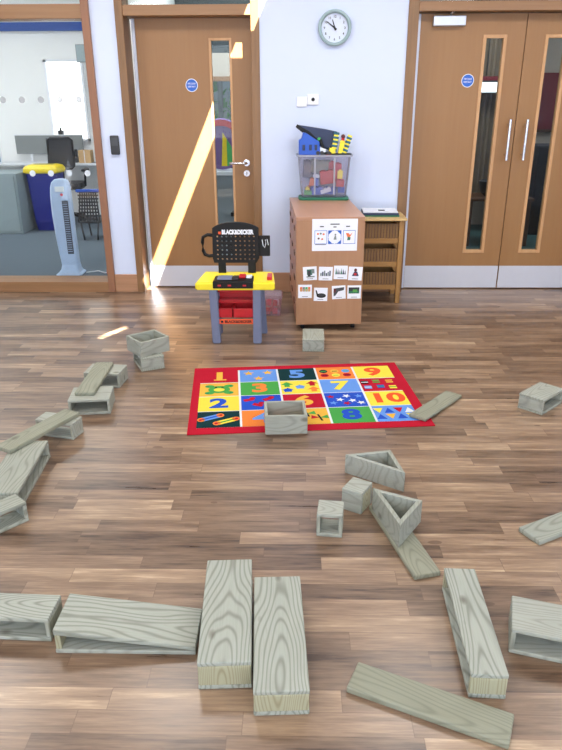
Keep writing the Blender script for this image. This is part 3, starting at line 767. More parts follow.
# ------------------------------------------------------------------ tray cabinet
CX0, CX1, CY0, CY1, CZ0, CZ1 = .016, .463, 4.405, 5.400, .045, .770
CA = math.radians(2.8)
t = thing('tray_cabinet', 'long beech cabinet on castors with picture cards on its end', 'cabinet', (0, 0, 0))
ox, oy = CX0, CY0; t.location = (ox, oy, 0); t.rotation_euler = (0, 0, CA)
def cb(n, a, b, m, bev=.002, par=None):
    mb = MB(); mb.box((a[0]-ox, a[1]-oy, a[2]), (b[0]-ox, b[1]-oy, b[2]), m, bev); return mb.build(n, par or t)
cb('end_panel', (CX0, CY0, CZ0), (CX1, CY0+.02, CZ1-.02), M['beech'])
cb('end_panel', (CX0, CY1-.02, CZ0), (CX1, CY1, CZ1-.02), M['beech'])
cb('top', (CX0-.002, CY0-.0, CZ1-.02), (CX1+.002, CY1+.004, CZ1), M['beech_top'])
cb('base_board', (CX0+.004, CY0+.02, CZ0), (CX1, CY1-.02, CZ0+.02), M['beech_side'])
cb('back_panel', (CX1-.015, CY0+.02, CZ0+.02), (CX1, CY1-.02, CZ1-.02), M['beech_side'])
for k in range(3):
    y0 = CY0+.022+k*.326
    for j in range(4):
        z0 = CZ0+.022+j*.168
        d = cb('drawer', (CX0, y0+.003, z0), (CX0+.40, y0+.321, z0+.162), M['beech_side'], .003)
        mb = MB(); yc = y0+.162-oy; mb.box((CX0-ox-.006, yc-.05, z0+.09), (CX0-ox+.002, yc+.05, z0+.115), M['brown'], .002); mb.build('handle', d)
for x in (CX0+.05, CX1-.05):
    for y in (CY0+.06, CY1-.06):
        mb = MB(); mb.cyl((x-ox-.013, y-oy, .022), (x-ox+.013, y-oy, .022), .022, M['black'], 20, bev=.003)
        mb.box((x-ox-.02, y-oy-.025, .036), (x-ox+.02, y-oy+.025, .046), M['charcoal'], .003); mb.build('castor', t)

# A4 sheet and eight cards on the end panel
def ypos(x): return CY0-.0006+(x-CX0)*math.tan(CA)
def card_base(w, h): mb = MB(); mb.box((-w/2, -.0008, -h/2), (w/2, 0, h/2), M['paper']); return mb
def pl(mb, pts, m, y=-.0012): mb.prism([(p[0], y, p[1]) for p in pts], (0, .0003, 0), M[m])
def ell(mb, cx, cz, rx, rz, m, y=-.0012, n=16): pl(mb, [(cx+rx*math.cos(2*PI*k/n), cz+rz*math.sin(2*PI*k/n)) for k in range(n)], m, y)
def rec(mb, x0, x1, z0, z1, m, y=-.0012): pl(mb, [(x0, z0), (x1, z0), (x1, z1), (x0, z1)], m, y)
mb = card_base(.297, .208)
for (x, z, w) in ((-.085, .055, .026), (.0, .070, .06), (.0, .052, .02), (.085, .055, .026)):
    rec(mb, x-w/2, x+w/2, z-.0035, z+.0035, 'dark_grey')
for x0, x1 in ((-.132, -.050), (-.043, .043), (.055, .135)):
    rec(mb, x0, x1, -.058, .030, 'blue_sign'); rec(mb, x0+.003, x1-.003, -.055, .027, 'paper', -.0016)
pl(mb, [(0, .032), (.044, -.014), (0, -.060), (-.044, -.014)], 'paper', -.0022)
for s in (-1, 1):
    pl(mb, [(s*.043, .03), (s*.012, .03), (s*.043, .0)], 'blue_sign', -.0019); pl(mb, [(s*.043, -.058), (s*.012, -.058), (s*.043, -.03)], 'blue_sign', -.0019)
for i, (x, z, c) in enumerate(((-.11, .008, 'toy_orange'), (-.092, .01, 'grey_plate'), (-.073, .006, 'toy_orange'), (-.105, -.022, 'maroon'), (-.082, -.026, 'toy_orange'))): ell(mb, x, z, .007, .006, c, -.002)
rec(mb, -.128, -.056, -.064, -.060, 'dark_grey')
ell(mb, .004, .002, .006, .006, 'grey_plate', -.0026); pl(mb, [(-.008, -.03), (.012, -.03), (.008, -.005), (0, -.005)], 'grey_plate', -.0026)
pl(mb, [(.072, .012), (.09, -.03), (.118, .018), (.100, .0), (.09, .012)], 'toy_orange', -.002); pl(mb, [(.082, -.034), (.100, -.034), (.104, -.016), (.086, -.012)], 'lidgreen', -.0024)
o = mb.build('printed_sheet'); o.location = (.267, ypos(.267), .655); o.rotation_euler = (0, 0, CA); tag(o, 'white sheet with three blue framed pictures taped to the beech cabinet', 'poster')
def card(x, z, rot, label, draw):
    mb = card_base(.092, .092); draw(mb); rec(mb, -.02, .02, -.037, -.034, 'dark_grey')
    o = mb.build('picture_card'); o.location = (x, ypos(x), z); o.rotation_euler = (0, rot, CA); tag(o, label, 'picture card', 'picture cards on the cabinet end')
def c1(mb): rec(mb, -.02, .015, -.01, .028, 'lidgreen'); rec(mb, -.015, .004, -.02, .02, 'charcoal', -.0016); rec(mb, -.024, .03, -.026, -.018, 'grey_plate', -.0016); rec(mb, .01, .03, .0, .03, 'grey_plate', -.0018)
def c2(mb):
    for i in range(6): rec(mb, -.036+.012*i, -.027+.012*i, -.016, .004+.008*(i % 3), 'navy' if i % 2 else 'grey_plate')
def c3(mb):
    for i in range(6): pl(mb, [(-.036+.012*i, -.012), (-.024+.012*i, -.012), (-.030+.012*i, .030-.006*(i % 3))], ('lidgreen', 'navy', 'grey_plate')[i % 3], -.0012-.0002*i)
def c4(mb): ell(mb, 0, .024, .010, .011, 'maroon'); pl(mb, [(-.022, -.016), (.024, -.016), (.012, .014), (-.008, .014)], 'navy', -.0016); ell(mb, .0, -.004, .010, .009, 'red', -.002)
def c5(mb):
    for i in range(4): rec(mb, -.034+.018*i, -.018+.018*i, -.0, .030, ('toy_orange', 'grey_plate', 'toy_green', 'toy_orange')[i]); ell(mb, -.026+.018*i, .008, .005, .010, 'cardboard', -.0016)
def c6(mb): ell(mb, .004, -.008, .032, .016, 'black'); ell(mb, .004, -.006, .024, .010, 'charcoal', -.0016); pl(mb, [(-.028, -.004), (-.036, .028), (-.030, .030), (-.018, .002)], 'black', -.0014)
def c7(mb): pl(mb, [(-.036, -.026), (-.034, .028), (.038, .034), (.034, .014), (-.004, .006), (-.022, -.02)], 'dark_grey'); pl(mb, [(-.036, -.0), (-.034, .028), (-.016, .028), (-.022, 0)], 'maroon', -.0016)
def c8(mb): rec(mb, -.038, .034, -.010, .032, 'charcoal'); rec(mb, -.036, .032, -.008, .008, 'lidgreen', -.0016); rec(mb, -.01, .02, .0, .018, 'leaf', -.002)
card(.108, .401, -.05, 'card with a green and black drawing, top left on the cabinet end', c1)
card(.213, .399, .03, 'card with a row of dark blue grey shapes, second in the upper row', c2)
card(.313, .406, .02, 'card with green and blue pointed shapes, third in the upper row', c3)
card(.411, .397, .05, 'card with a small figure in red and navy, right end of upper row', c4)
card(.076, .279, .0, 'card with orange and green pictures, left end of the lower row', c5)
card(.182, .257, .03, 'card showing a black frying pan, second in the lower row', c6)
card(.304, .270, -.05, 'card with a grey and maroon arched shape, third in lower row', c7)
card(.408, .271, .0, 'card with a dark green landscape, right end of the lower row', c8)

# ------------------------------------------------------------------ clear tub of bricks on the cabinet
TZ = CZ1; tx, ty = .226, 5.325
t = thing('clear_storage_tub', 'clear plastic tub full of toy bricks on top of the cabinet', 'storage tub', (tx, ty, TZ))
mb = MB(); mb.loft([rr(.375, .205, 0.0, .03), rr(.385, .21, .012, .03), rr(.375, .205, .020, .03)], M['lidgreen']); mb.build('green_lid', t)
mb = MB()
ro = [(.335, .165, .021), (.345, .17, .03), (.395, .19, .315)]
ri = [(.388, .183, .315), (.338, .163, .034)]
mb.loft([rr(w, d, z, .035) for w, d, z in ro+ri], M['tub'], smooth=False)
mb.build('tub_body', t)
mb = MB(); mb.loft([rr(.396, .191, .312, .035), rr(.425, .205, .316, .035), rr(.425, .205, .328, .035), rr(.39, .184, .328, .035), rr(.386, .182, .312, .035), rr(.396, .191, .312, .035)], M['tub_rim'], cap0=False, cap1=False); mb.build('rim', t)
for x in (-.07, .075):
    mb = MB(); mb.prism([(x-.006, -.086, .04), (x+.006, -.086, .04), (x+.007, -.0985, .305), (x-.007, -.0985, .305)], (0, -.004, 0), M['tub_rim']); mb.build('rib', t)
def brick(name, c, loc, size, rz=0, tilt=0, studs=(2, 1), label='', cat='toy brick', group='bricks inside the clear tub'):
    mb = MB(); sx, sy, sz = size
    mb.box((-sx/2, -sy/2, 0), (sx/2, sy/2, sz), M[c], .002)
    for i in range(studs[0]):
        for j in range(studs[1]):
            x = (i+.5)/studs[0]*sx-sx/2; y = (j+.5)/studs[1]*sy-sy/2
            mb.cyl((x, y, sz), (x, y, sz+.007), min(sx/studs[0], sy/studs[1])*.3, M[c], 12)
    o = mb.build(name); o.location = (tx+loc[0], ty+loc[1], TZ+loc[2]); o.rotation_euler = (0, tilt, rz)
    tag(o, label, cat, group); return o
BR = [
 ('red', (.03, -.02, .115), (.11, .06, .095), .1, -.1, (2, 1), 'large red brick in the middle of the clear tub'),
 ('toy_orange', (-.095, -.03, .105), (.035, .05, .05), 0, .2, (1, 1), 'small orange brick at the left inside the clear tub'),
 ('blue', (-.058, -.04, .10), (.035, .045, .055), 0, 0, (1, 1), 'small blue brick next to the orange one in the clear tub'),
 ('toy_white', (-.06, -.04, .162), (.05, .05, .02), 0, .1, (1, 1), 'white tile on the small blue brick in the clear tub'),
 ('blue', (-.055, -.02, .036), (.09, .08, .055), .1, 0, (2, 2), 'blue brick low in the middle of the clear tub'),
 ('toy_white', (.02, -.046, .052), (.08, .03, .03), 0, -.3, (3, 1), 'white bar near the bottom of the clear tub'),
 ('blue', (.05, -.0, .036), (.09, .07, .05), -.2, 0, (2, 2), 'blue brick at the bottom right of the clear tub'),
 ('yellow', (.119, -.05, .155), (.038, .035, .058), 0, .05, (1, 1), 'yellow brick at the right inside the clear tub'),
 ('toy_pink', (.105, .01, .13), (.06, .07, .13), .1, -.05, (1, 1), 'tall pink brick behind the yellow brick in the clear tub'),
 ('red', (.12, -.04, .095), (.06, .04, .05), 0, .1, (2, 1), 'red brick under the yellow brick in the clear tub'),
 ('blue', (.135, .02, .045), (.05, .06, .045), 0, 0, (1, 1), 'blue brick in the right bottom corner of the clear tub'),
 ('toy_green', (-.12, -.03, .036), (.06, .07, .028), 0, 0, (2, 1), 'green brick in the left bottom corner of the clear tub'),
 ('yellow', (-.125, -.035, .070), (.03, .04, .018), .2, 0, (1, 1), 'flat yellow piece on the green brick in the clear tub'),
 ('toy_orange', (-.095, .04, .070), (.05, .05, .025), .3, 0, (1, 1), 'flat orange piece at the back left of the clear tub'),
 ('grey_plate', (-.03, .03, .19), (.16, .05, .09), 0, .05, (4, 1), 'grey green building plate standing upright in the clear tub'),
 ('toy_pink', (.06, .03, .22), (.06, .05, .05), .2, .1, (1, 1), 'pink brick near the top of the clear tub'),
 ('navy', (-.13, .02, .16), (.06, .09, .12), .0, .05, (1, 2), 'dark block behind the left end of the clear tub'),
 ('bench_grey', (-.05, .03, .10), (.12, .05, .08), .0, 0, (3, 1), 'dull blue brick behind the small orange brick'),
]
for i, (c, loc, size, rz, tilt, st, lab) in enumerate(BR): brick('toy_brick', c, loc, size, rz, tilt, st, lab)
# things heaped above the rim
t = thing('castle_block', 'bright blue toy castle block on top of the clear tub', 'toy block', (tx-.108, ty-.045, TZ+.330), .05)
mb = MB(); mb.prism([(-.085, -.05, 0), (.075, -.05, -.005), (.065, -.05, .09), (-.03, -.05, .15), (-.055, -.05, .155), (-.065, -.05, .115), (-.085, -.05, .10)], (0, .07, 0), M['blue'], .004); mb.build('body', t)
for x in (-.05, 0, .04): mb = MB(); mb.box((x-.010, -.054, .03), (x+.010, -.050, .07), M['navy'], .002); mb.build('window_recess', t)
t = thing('toy_wing', 'large dark navy wedge-shaped toy wing lying across the clear tub', 'toy wing', (tx+.022, ty+.005, TZ+.322))
mb = MB(); mb.prism([(-.235, .0, .200), (-.225, .0, .215), (-.02, .0, .185), (.075, .0, .165), (.085, .0, .09), (.03, .0, .035), (-.04, .0, .06), (-.12, .0, .13)], (0, .055, -.01), M['navy'], .006); mb.build('wing_panel', t)
mb = MB(); mb.prism([(-.238, -.006, .198), (-.225, -.006, .218), (-.13, -.006, .165), (-.03, -.006, .070), (-.06, -.006, .058)], (0, .02, 0), M['black'], .003); mb.build('dark_edge', t)
mb = MB(); mb.box((-.030, -.045, .03), (-.005, -.02, .13), M['black'], .006, rot=Matrix.Rotation(-.35, 4, 'Y')); mb.sph((-.040, -.032, .125), .014, M['toy_green'])
tag(mb.build('green_tipped_rod', None, (tx, ty, TZ+.31)), 'black toy rod with a green tip leaning against the navy wing', 'toy rod')
t = thing('track_bundle', 'yellow toy piece flanked by two teal and yellow striped bars in tub', 'toy', (tx+.12, ty-.02, TZ+.318))
def striped(name, x0, z0, x1, z1, w, n):
    mb = MB(); d = Vector((x1-x0, 0, z1-z0)); L = d.length; d.normalize(); q = Matrix.Rotation(math.atan2(d.x, d.z), 4, 'Y')
    for i in range(n):
        c = Vector((x0, 0, z0))+d*(L*(i+.5)/n)
        mb.box(c-Vector((w/2, .02, L/n/2*.98)), c+Vector((w/2, .02, L/n/2*.98)), M['teal'] if i % 2 == 0 else M['yellow'], .001, rot=q)
        if i % 2 == 0: mb.box(c-Vector((w/2+.004, .024, L/n/2*1.15)), c+Vector((w/2+.004, .024, L/n/2*1.15)), M['teal'], .003, rot=q)
    return mb.build(name, t)
striped('striped_bar', -.055, .005, -.03, .165, .034, 11)
striped('striped_bar', .025, .005, .07, .145, .03, 10)
mb = MB(); mb.prism([(-.022, -.02, .0), (.014, -.02, .0), (.034, -.02, .105), (-.002, -.02, .11)], (0, .035, 0), M['yellow'], .003); mb.build('yellow_core', t)
mb = MB(); mb.sph((.018, 0, .135), .016, M['maroon']); mb.cyl((.016, 0, .10), (.017, 0, .125), .012, M['red']); mb.build('figure_head', t)
t = thing('toy_train_piece', 'dark toy wheels and grey parts resting on the tub rim', 'toy', (tx+.01, ty-.07, TZ+.330))
mb = MB(); mb.box((-.08, -.02, -.0), (.04, .02, .016), M['black'], .003); mb.build('chassis', t)
for x in (-.06, -.03, .02): mb = MB(); mb.cyl((x, -.026, .012), (x, -.018, .012), .014, M['charcoal'], 16); mb.build('wheel', t)
mb = MB(); mb.box((-.05, -.015, .016), (.0, .015, .045), M['toy_white'], .006, rot=Matrix.Rotation(.4, 4, 'Y')); mb.build('grey_top', t)
brick('toy_brick', 'red', (.03, -.075, .318), (.035, .03, .018), .2, .1, (1, 1), 'small red brick lying on the front rim of the tub')
brick('toy_brick', 'yellow', (.045, -.04, .318), (.045, .03, .055), .1, .3, (1, 1), 'yellow brick beside the striped bars above the tub rim')
mb = MB(); mb.box((.05, -.09, .326), (.20, .02, .336), M['black'], .003); tag(mb.build('black_toy_plate', None, (tx, ty, TZ)), 'flat black toy plate under the striped bars', 'toy plate')

# ------------------------------------------------------------------ bamboo drawer unit
t = thing('bamboo_shelf_unit', 'narrow bamboo unit with three slatted bins beside the beech cabinet', 'shelf unit', (.64, 5.26, 0))
SX0_, SX1_, F0, F1, ZT = .485-.64, .825-.64, -.155, .155, .655
for x in (SX0_, SX1_-.035):
    for y in (F0, F1-.03):
        mb = MB(); mb.box((x, y, 0), (x+.035, y+.03, ZT-.018), M['bamboo'], .003); mb.build('leg', t)
mb = MB(); mb.box((SX0_-.02, F0-.02, ZT-.018), (SX1_+.02, F1+.005, ZT), M['bamboo_pale'], .003); mb.build('top', t)
mb = MB()
for x in (SX0_+.008, SX1_-.025):
    for z in (.10, .28, .455, .60): mb.box((x, F0+.03, z), (x+.015, F1-.03, z+.03), M['bamboo_x'], .002)
for z in (.10, .28, .455): mb.box((SX0_+.035, F1-.02, z), (SX1_-.035, F1-.008, z+.03), M['bamboo_x'], .002)
mb.build('side_rails', t)
for z0, z1 in ((.107, .255), (.287, .437), (.465, .625)):
    mb = MB(); w0, w1 = SX0_+.037, SX1_-.037
    mb.box((w0, F0+.004, z0), (w1, F0+.018, z0+.038), M['bamboo_x'], .002)
    n = 12; s = (w1-w0)/n; e = s*.14
    for i in range(n): mb.box((w0+s*i+e, F0+.008, z0+.036), (w0+s*(i+1)-e, F0+.016, z1-.012), M['bamboo_slat'], .001)
    mb.box((w0, F0+.016, z0), (w1, F0+.020, z1-.012), M['brown'])  # dark sheet behind the slats stands in for shade in the gaps
    mb.box((w0, F0+.018, z0), (w1, F1-.03, z0+.008), M['bamboo_x']); mb.box((w0, F0+.018, z0), (w0+.008, F1-.03, z1-.02), M['bamboo']); mb.box((w1-.008, F0+.018, z0), (w1, F1-.03, z1-.02), M['bamboo'])
    mb.box((w0, F1-.038, z0), (w1, F1-.03, z1-.02), M['bamboo'])
    mb.build('drawer', t)
t = thing('paper_tray', 'flat black and white case lying on the bamboo shelf unit', 'tray', (.665, 5.285, .655), -.03)
mb = MB(); mb.box((-.14, -.115, 0), (.135, .115, .012), M['lidgreen'], .003); mb.build('green_base', t)
mb = MB(); mb.box((-.14, -.118, .012), (.13, .115, .026), M['navy'], .004); mb.build('case', t)
mb = MB(); mb.box((-.135, -.095, .026), (.125, .11, .036), M['white'], .003); mb.box((-.02, -.05, .036), (.03, -.02, .041), M['black'], .003); mb.build('cover', t)

# ------------------------------------------------------------------ number rug
RX, RY, RA = .053, 3.310, math.radians(5.3)
rugc = {k: simple('rug_'+k, c, .92, var=.10, scale=260, spec=.1, bump=.3) for k, c in {
 'red': (172, 24, 44), 'white': (208, 212, 212), 'yellow': (222, 204, 70), 'blue': (96, 140, 206), 'green': (70, 150, 70), 'dgreen': (18, 50, 52), 'orange': (222, 124, 56), 'gold': (218, 168, 66),
 'royal': (38, 76, 178), 'navy': (30, 60, 120), 'black': (22, 24, 30), 'teal': (30, 120, 90), 'redor': (222, 84, 44)}.items()}
RW, RH = 1.195, .860
mb = MB(); mb.box((-RW/2, -RH/2, 0), (RW/2, RH/2, .005), rugc['red'], .002)
IX0, IX1, IY0, IY1 = -RW/2+.036, RW/2-.050, -RH/2+.058, RH/2-.052
CWd, CHt = (IX1-IX0)/5, (IY1-IY0)/4
class Dr:
    def __init__(s): s.z = .0056
    def up(s): s.z += .00018
D_ = Dr()
def fl(pts, c, z): mb.poly([(p[0], p[1], z) for p in pts], rugc[c])
def frec(cx, cy, w, h, c, z, a=0):
    co, si = math.cos(a), math.sin(a)
    fl([(cx+x*co-y*si, cy+x*si+y*co) for x, y in ((-w/2, -h/2), (w/2, -h/2), (w/2, h/2), (-w/2, h/2))], c, z)
def fell(cx, cy, rx, ry, c, z, n=18): fl([(cx+rx*math.cos(2*PI*k/n), cy+ry*math.sin(2*PI*k/n)) for k in range(n)], c, z)
def star(cx, cy, r, c, z, a0=0): fl([(cx+(r if k % 2 == 0 else r*.42)*math.sin(a0+k*PI/5), cy+(r if k % 2 == 0 else r*.42)*math.cos(a0+k*PI/5)) for k in range(10)], c, z)
frec((IX0+IX1)/2, (IY0+IY1)/2, IX1-IX0-.011, IY1-IY0-.006, 'white', .0053)
grid = [['red', 'blue', 'dgreen', 'orange', 'yellow'], ['gold', 'green', 'yellow', 'blue', 'red'], ['yellow', 'royal', 'red', 'royal', 'yellow'], ['dgreen', 'orange', 'gold', 'green', 'blue']]
CC = {}
for r in range(4):
    for c in range(5):
        cx, cy = IX0+CWd*(c+.5), IY1-CHt*(r+.5); CC[r, c] = (cx, cy)
        frec(cx, cy, CWd-.011, CHt-.006, grid[r][c], .0056)
Z1, Z2, Z3 = .0059, .0062, .0065
def num(r, c, s, colr):
    x, y = CC[r, c]; mb.text(s, .165, on_floor(x, y, Z1) @ Matrix.Diagonal((1.15, .95, 1, 1)), rugc[colr], depth=.0004, bold=.007)
    if s == '1': frec(x+.004, y-.052, .070, .016, colr, Z1+.0003)
num(0, 0, '1', 'gold'); num(2, 0, '2', 'royal'); num(1, 1, '3', 'orange'); num(3, 1, '4', 'blue'); num(0, 2, '5', 'blue'); num(2, 2, '6', 'gold')
num(1, 3, '7', 'yellow'); num(3, 3, '8', 'royal'); num(0, 4, '9', 'redor'); num(2, 4, '10', 'redor')
# one frog
x, y = CC[1, 0]
fell(x, y, .060, .050, 'green', Z1)
for sx, sy in ((-1, 1), (1, 1), (-1, -1), (1, -1)): fell(x+sx*.052, y+sy*.045, .026, .020, 'green', Z1+.0002); fell(x+sx*.064, y+sy*.052, .010, .008, 'teal', Z2)
fell(x, y-.005, .030, .022, 'yellow', Z2); fell(x-.018, y+.030, .007, .007, 'black', Z3); fell(x+.018, y+.030, .007, .007, 'black', Z3)
# two pencils
x, y = CC[3, 0]
for dx, dy, cc in ((-.038, .022, 'blue'), (.040, -.022, 'yellow')):
    frec(x+dx, y+dy, .095, .042, cc, Z1, .45); frec(x+dx, y+dy, .095, .012, 'royal' if cc == 'blue' else 'green', Z2, .45)
    for s in (-1, 1): fell(x+dx+s*.052*math.cos(.45), y+dy+s*.052*math.sin(.45), .020, .022, 'orange', Z2); fell(x+dx+s*.056*math.cos(.45), y+dy+s*.056*math.sin(.45), .009, .010, 'red', Z3)
# three stars, four stars...
x, y = CC[0, 1]
for dx, dy in ((-.055, .035), (.055, .040), (.0, -.045)): star(x+dx, y+dy, .034, 'gold', Z1)
x, y = CC[2, 1]
for dx, dy, a in ((-.065, .035, .3), (-.02, -.03, -.5), (.035, .04, .6), (.07, -.03, .1)): frec(x+dx, y+dy, .055, .030, 'red', Z1, a); fell(x+dx+.02, y+dy+.02, .016, .014, 'red', Z2)
# arrows / trees
x, y = CC[1, 2]
for dx, dy, cc, up in ((-.070, .038, 'green', 1), (-.070, -.040, 'royal', 0), (.0, .0, 'blue', 0), (.070, .045, 'red', 1), (.072, -.035, 'orange', 1)):
    if up: fl([(x+dx-.036, y+dy-.004), (x+dx+.036, y+dy-.004), (x+dx, y+dy+.036)], cc, Z1); frec(x+dx, y+dy-.018, .03, .03, cc, Z1)
    else: star(x+dx, y+dy, .036, cc, Z1); fell(x+dx, y+dy, .024, .024, cc, Z2)
# six figures
x, y = CC[0, 3]
for i, cc in enumerate(('dgreen', 'gold', 'blue', 'red', 'yellow', 'red')):
    fell(x-.065+.065*(i % 3), y+.030-.062*(i//3), .024, .026, cc, Z1); frec(x-.065+.065*(i % 3), y+.028-.062*(i//3), .03, .010, 'black' if i % 2 else 'green', Z2)
# dragonflies on gold
x, y = CC[3, 2]
for dx, dy in ((.0, .03), (.06, -.02), (-.06, -.01)): frec(x+dx, y+dy, .010, .075, 'black', Z2, .2); fl([(x+dx, y+dy), (x+dx-.04, y+dy+.03), (x+dx-.045, y+dy-.012)], 'red', Z1); fl([(x+dx, y+dy), (x+dx+.04, y+dy+.03), (x+dx+.045, y+dy-.012)], 'green', Z1)
# stars on royal
x, y = CC[2, 3]
for i, (dx, dy, cc) in enumerate(((-.075, .04, 'red'), (-.03, .0, 'white'), (.01, .045, 'white'), (.035, -.015, 'white'), (.075, .04, 'blue'), (-.07, -.04, 'blue'), (.0, -.048, 'red'), (.075, -.045, 'white'))): star(x+dx, y+dy, .025, cc, Z1+.0001*(i % 2), .3*i)
# gifts
x, y = CC[1, 4]
for i, (dx, dy, cc, c2) in enumerate(((-.078, .035, 'black', 'white'), (-.012, .045, 'green', 'red'), (.062, .042, 'gold', 'red'), (-.072, -.035, 'blue', 'white'), (.0, -.028, 'royal', 'green'), (.065, -.040, 'yellow', 'green'))):
    frec(x+dx, y+dy, .040, .042, cc, Z1); frec(x+dx, y+dy, .040, .010, c2, Z2)
# triangles
x, y = CC[3, 4]
for i in range(4):
    for j in range(2):
        cx, cy = x-.078+.052*i, y+.035-.070*j; cc = ('yellow', 'royal', 'red', 'white', 'royal', 'gold', 'royal', 'yellow')[i+4*j]
        fl([(cx-.026, cy-.028), (cx+.026, cy-.028), (cx, cy+.030)] if (i+j) % 2 else [(cx-.026, cy+.030), (cx, cy-.028), (cx+.026, cy+.030)], cc, Z1)
rug = mb.build('number_rug', None, (RX, RY, 0), RA)
tag(rug, 'red bordered play rug with numbers one to ten on the wooden floor', 'rug')

# ------------------------------------------------------------------ treated-pine blocks and planks
T = .014
def pboard(root, name, a, b, m, bev=.0035):
    mb = MB(); mb.box(a, b, m, bev, 3); return mb.build(name, root)
def block(label, L, W, H, x, y, a, open_='y', z=0, long='pine_x', end='pine_z', t=T, name='hollow_block', back=False):
    """hollow block of four boards; the tube runs along open_"""
    r = thing(name, label, 'wooden block', (x, y, z), a, None)
    l, w = L/2, W/2
    if open_ == 'y':
        pboard(r, 'bottom_board', (-l, -w, 0), (l, w, t), M[long])
        pboard(r, 'top_board', (-l, -w, H-t), (l, w, H), M[long])
        for s in (-1, 1):
            pboard(r, 'end_board', (min(s*l, s*(l-t)), -w+.001, t), (max(s*l, s*(l-t)), w-.001, H-t), M[end])
    elif open_ == 'x':
        pboard(r, 'bottom_board', (-l, -w, 0), (l, w, t), M['pine_y']); pboard(r, 'top_board', (-l, -w, H-t), (l, w, H), M['pine_y'])
        for s in (-1, 1): pboard(r, 'end_board', (-l+.001, min(s*w, s*(w-t)), t), (l-.001, max(s*w, s*(w-t)), H-t), M['pine_x'])
    elif open_ == 'z':
        for s in (-1, 1): pboard(r, 'side_board', (-l, min(s*w, s*(w-t)), 0), (l, max(s*w, s*(w-t)), H), M['pine_x'])
        for s in (-1, 1): pboard(r, 'end_board', (min(s*l, s*(l-t)), -w+t, 0), (max(s*l, s*(l-t)), w-t, H), M['pine_y'])
    elif open_ == 'down':
        pboard(r, 'top_board', (-l, -w, H-t), (l, w, H), M[long])
        for s in (-1, 1): pboard(r, 'side_board', (-l, min(s*w, s*(w-t)), 0), (l, max(s*w, s*(w-t)), H-t), M['pine_x'])
        for s in (-1, 1): pboard(r, 'end_board', (min(s*l, s*(l-t)), -w+t, 0), (max(s*l, s*(l-t)), w-t, H-t), M['pine_end'])
    return r
def plank(label, L, W, x, y, a, z=0, t=.02, m='pine_x', tilt=0):
    mb = MB(); mb.box((-L/2, -W/2, 0), (L/2, W/2, t), M[m], .005, 3)
    o = mb.build('wooden_plank', None, (x, y, z)); o.rotation_euler = (0, tilt, a)
    return tag(o, label, 'wooden plank')
# long blocks near the camera
block('long wide hollow block lying left of its darker-grained neighbour, front centre', .43, .143, .093, -.191, 1.563, 1.626, end='pine_end', long='pine_pale')
block('long hollow block nearest the bottom edge, with striped grain and streaky yellow end', .443, .143, .083, -.038, 1.488, 1.619, end='pine_end', long='pine_pale')
block('narrow long hollow block with a knotted top, right of centre in front', .43, .097, .083, .519, 1.542, 1.529, end='pine_end', long='pine_pale')
block('long hollow block cut off by the right edge, open side facing front', .43, .145, .087, .840, 1.497, -.289)
block('hollow block cut off by the left edge beside the sloping ramp block', .43, .105, .083, -.914, 1.572, -.04, long='pine_pale')
block('long hollow block on the left with swirling grain, under the plank end', .43, .143, .083, -1.133, 2.393, 1.637, long='pine_grey')
block('narrow hollow block by the left edge with pale inner end, open towards front', .43, .085, .083, -1.166, 1.990, .838, long='pine_grey', end='pine_pale')
block('short hollow block with closed right end, under the sloping plank at left', .196, .09, .083, -1.106, 2.841, -.261, end='pine_z')
block('wide hollow block with dark opening, under near end of bridging plank', .205, .173, .083, -1.034, 3.134, .12)
block('hollow block under the far end of the bridging plank', .202, .144, .083, -1.050, 3.475, -.087)
block('small hollow block at the bottom of the two-block tower', .139, .213, .083, -.870, 3.761, .448, open_='x')
block('open-topped square block sitting on top of the two-block tower', .192, .175, .093, -.868, 3.774, .703, open_='z', z=.083)
block('open-topped box block standing on the number rug', .199, .175, .096, -.038, 2.918, .069, open_='z', z=.0066)
block('small pale block in front of the beech cabinet', .137, .216, .083, .127, 4.095, -.024, open_='x', long='pine_pale')
block('small cube block with its square opening facing the camera', .093, .096, .095, .136, 2.079, -.118)
block('small closed cube block turned cornerwise beside the triangular blocks', .084, .098, .093, .247, 2.238, -.535, open_='down')
block('lone hollow block on bare floor near the right edge, beyond the rug', .133, .215, .083, 1.272, 3.184, -.8, open_='x')

# ramp block
r = thing('ramp_block', 'sloping wedge-shaped hollow block leading to the long block, front left', 'wooden block', (-.474, 1.545, 0), -.003)
L_, W_ = .400, .156; h0, h1 = .083, .030
pboard(r, 'bottom_board', (-L_/2, -W_/2, 0), (L_/2, W_/2, .014), M['pine_x'], .003)
mb = MB(); x0, x1 = -L_/2+.0, L_/2
mb.prism([(x0, -W_/2, h0-.018), (x0, -W_/2, h0), (x1, -W_/2, h1), (x1, -W_/2, .0145)], (0, W_, 0), M['pine_pale'], .003, 2); mb.build('sloping_board', r)
mb = MB(); mb.box((x0+.002, -W_/2+.002, .014), (x0+.018, W_/2-.002, h0-.020), M['pine_end'], .002); mb.build('end_board', r)

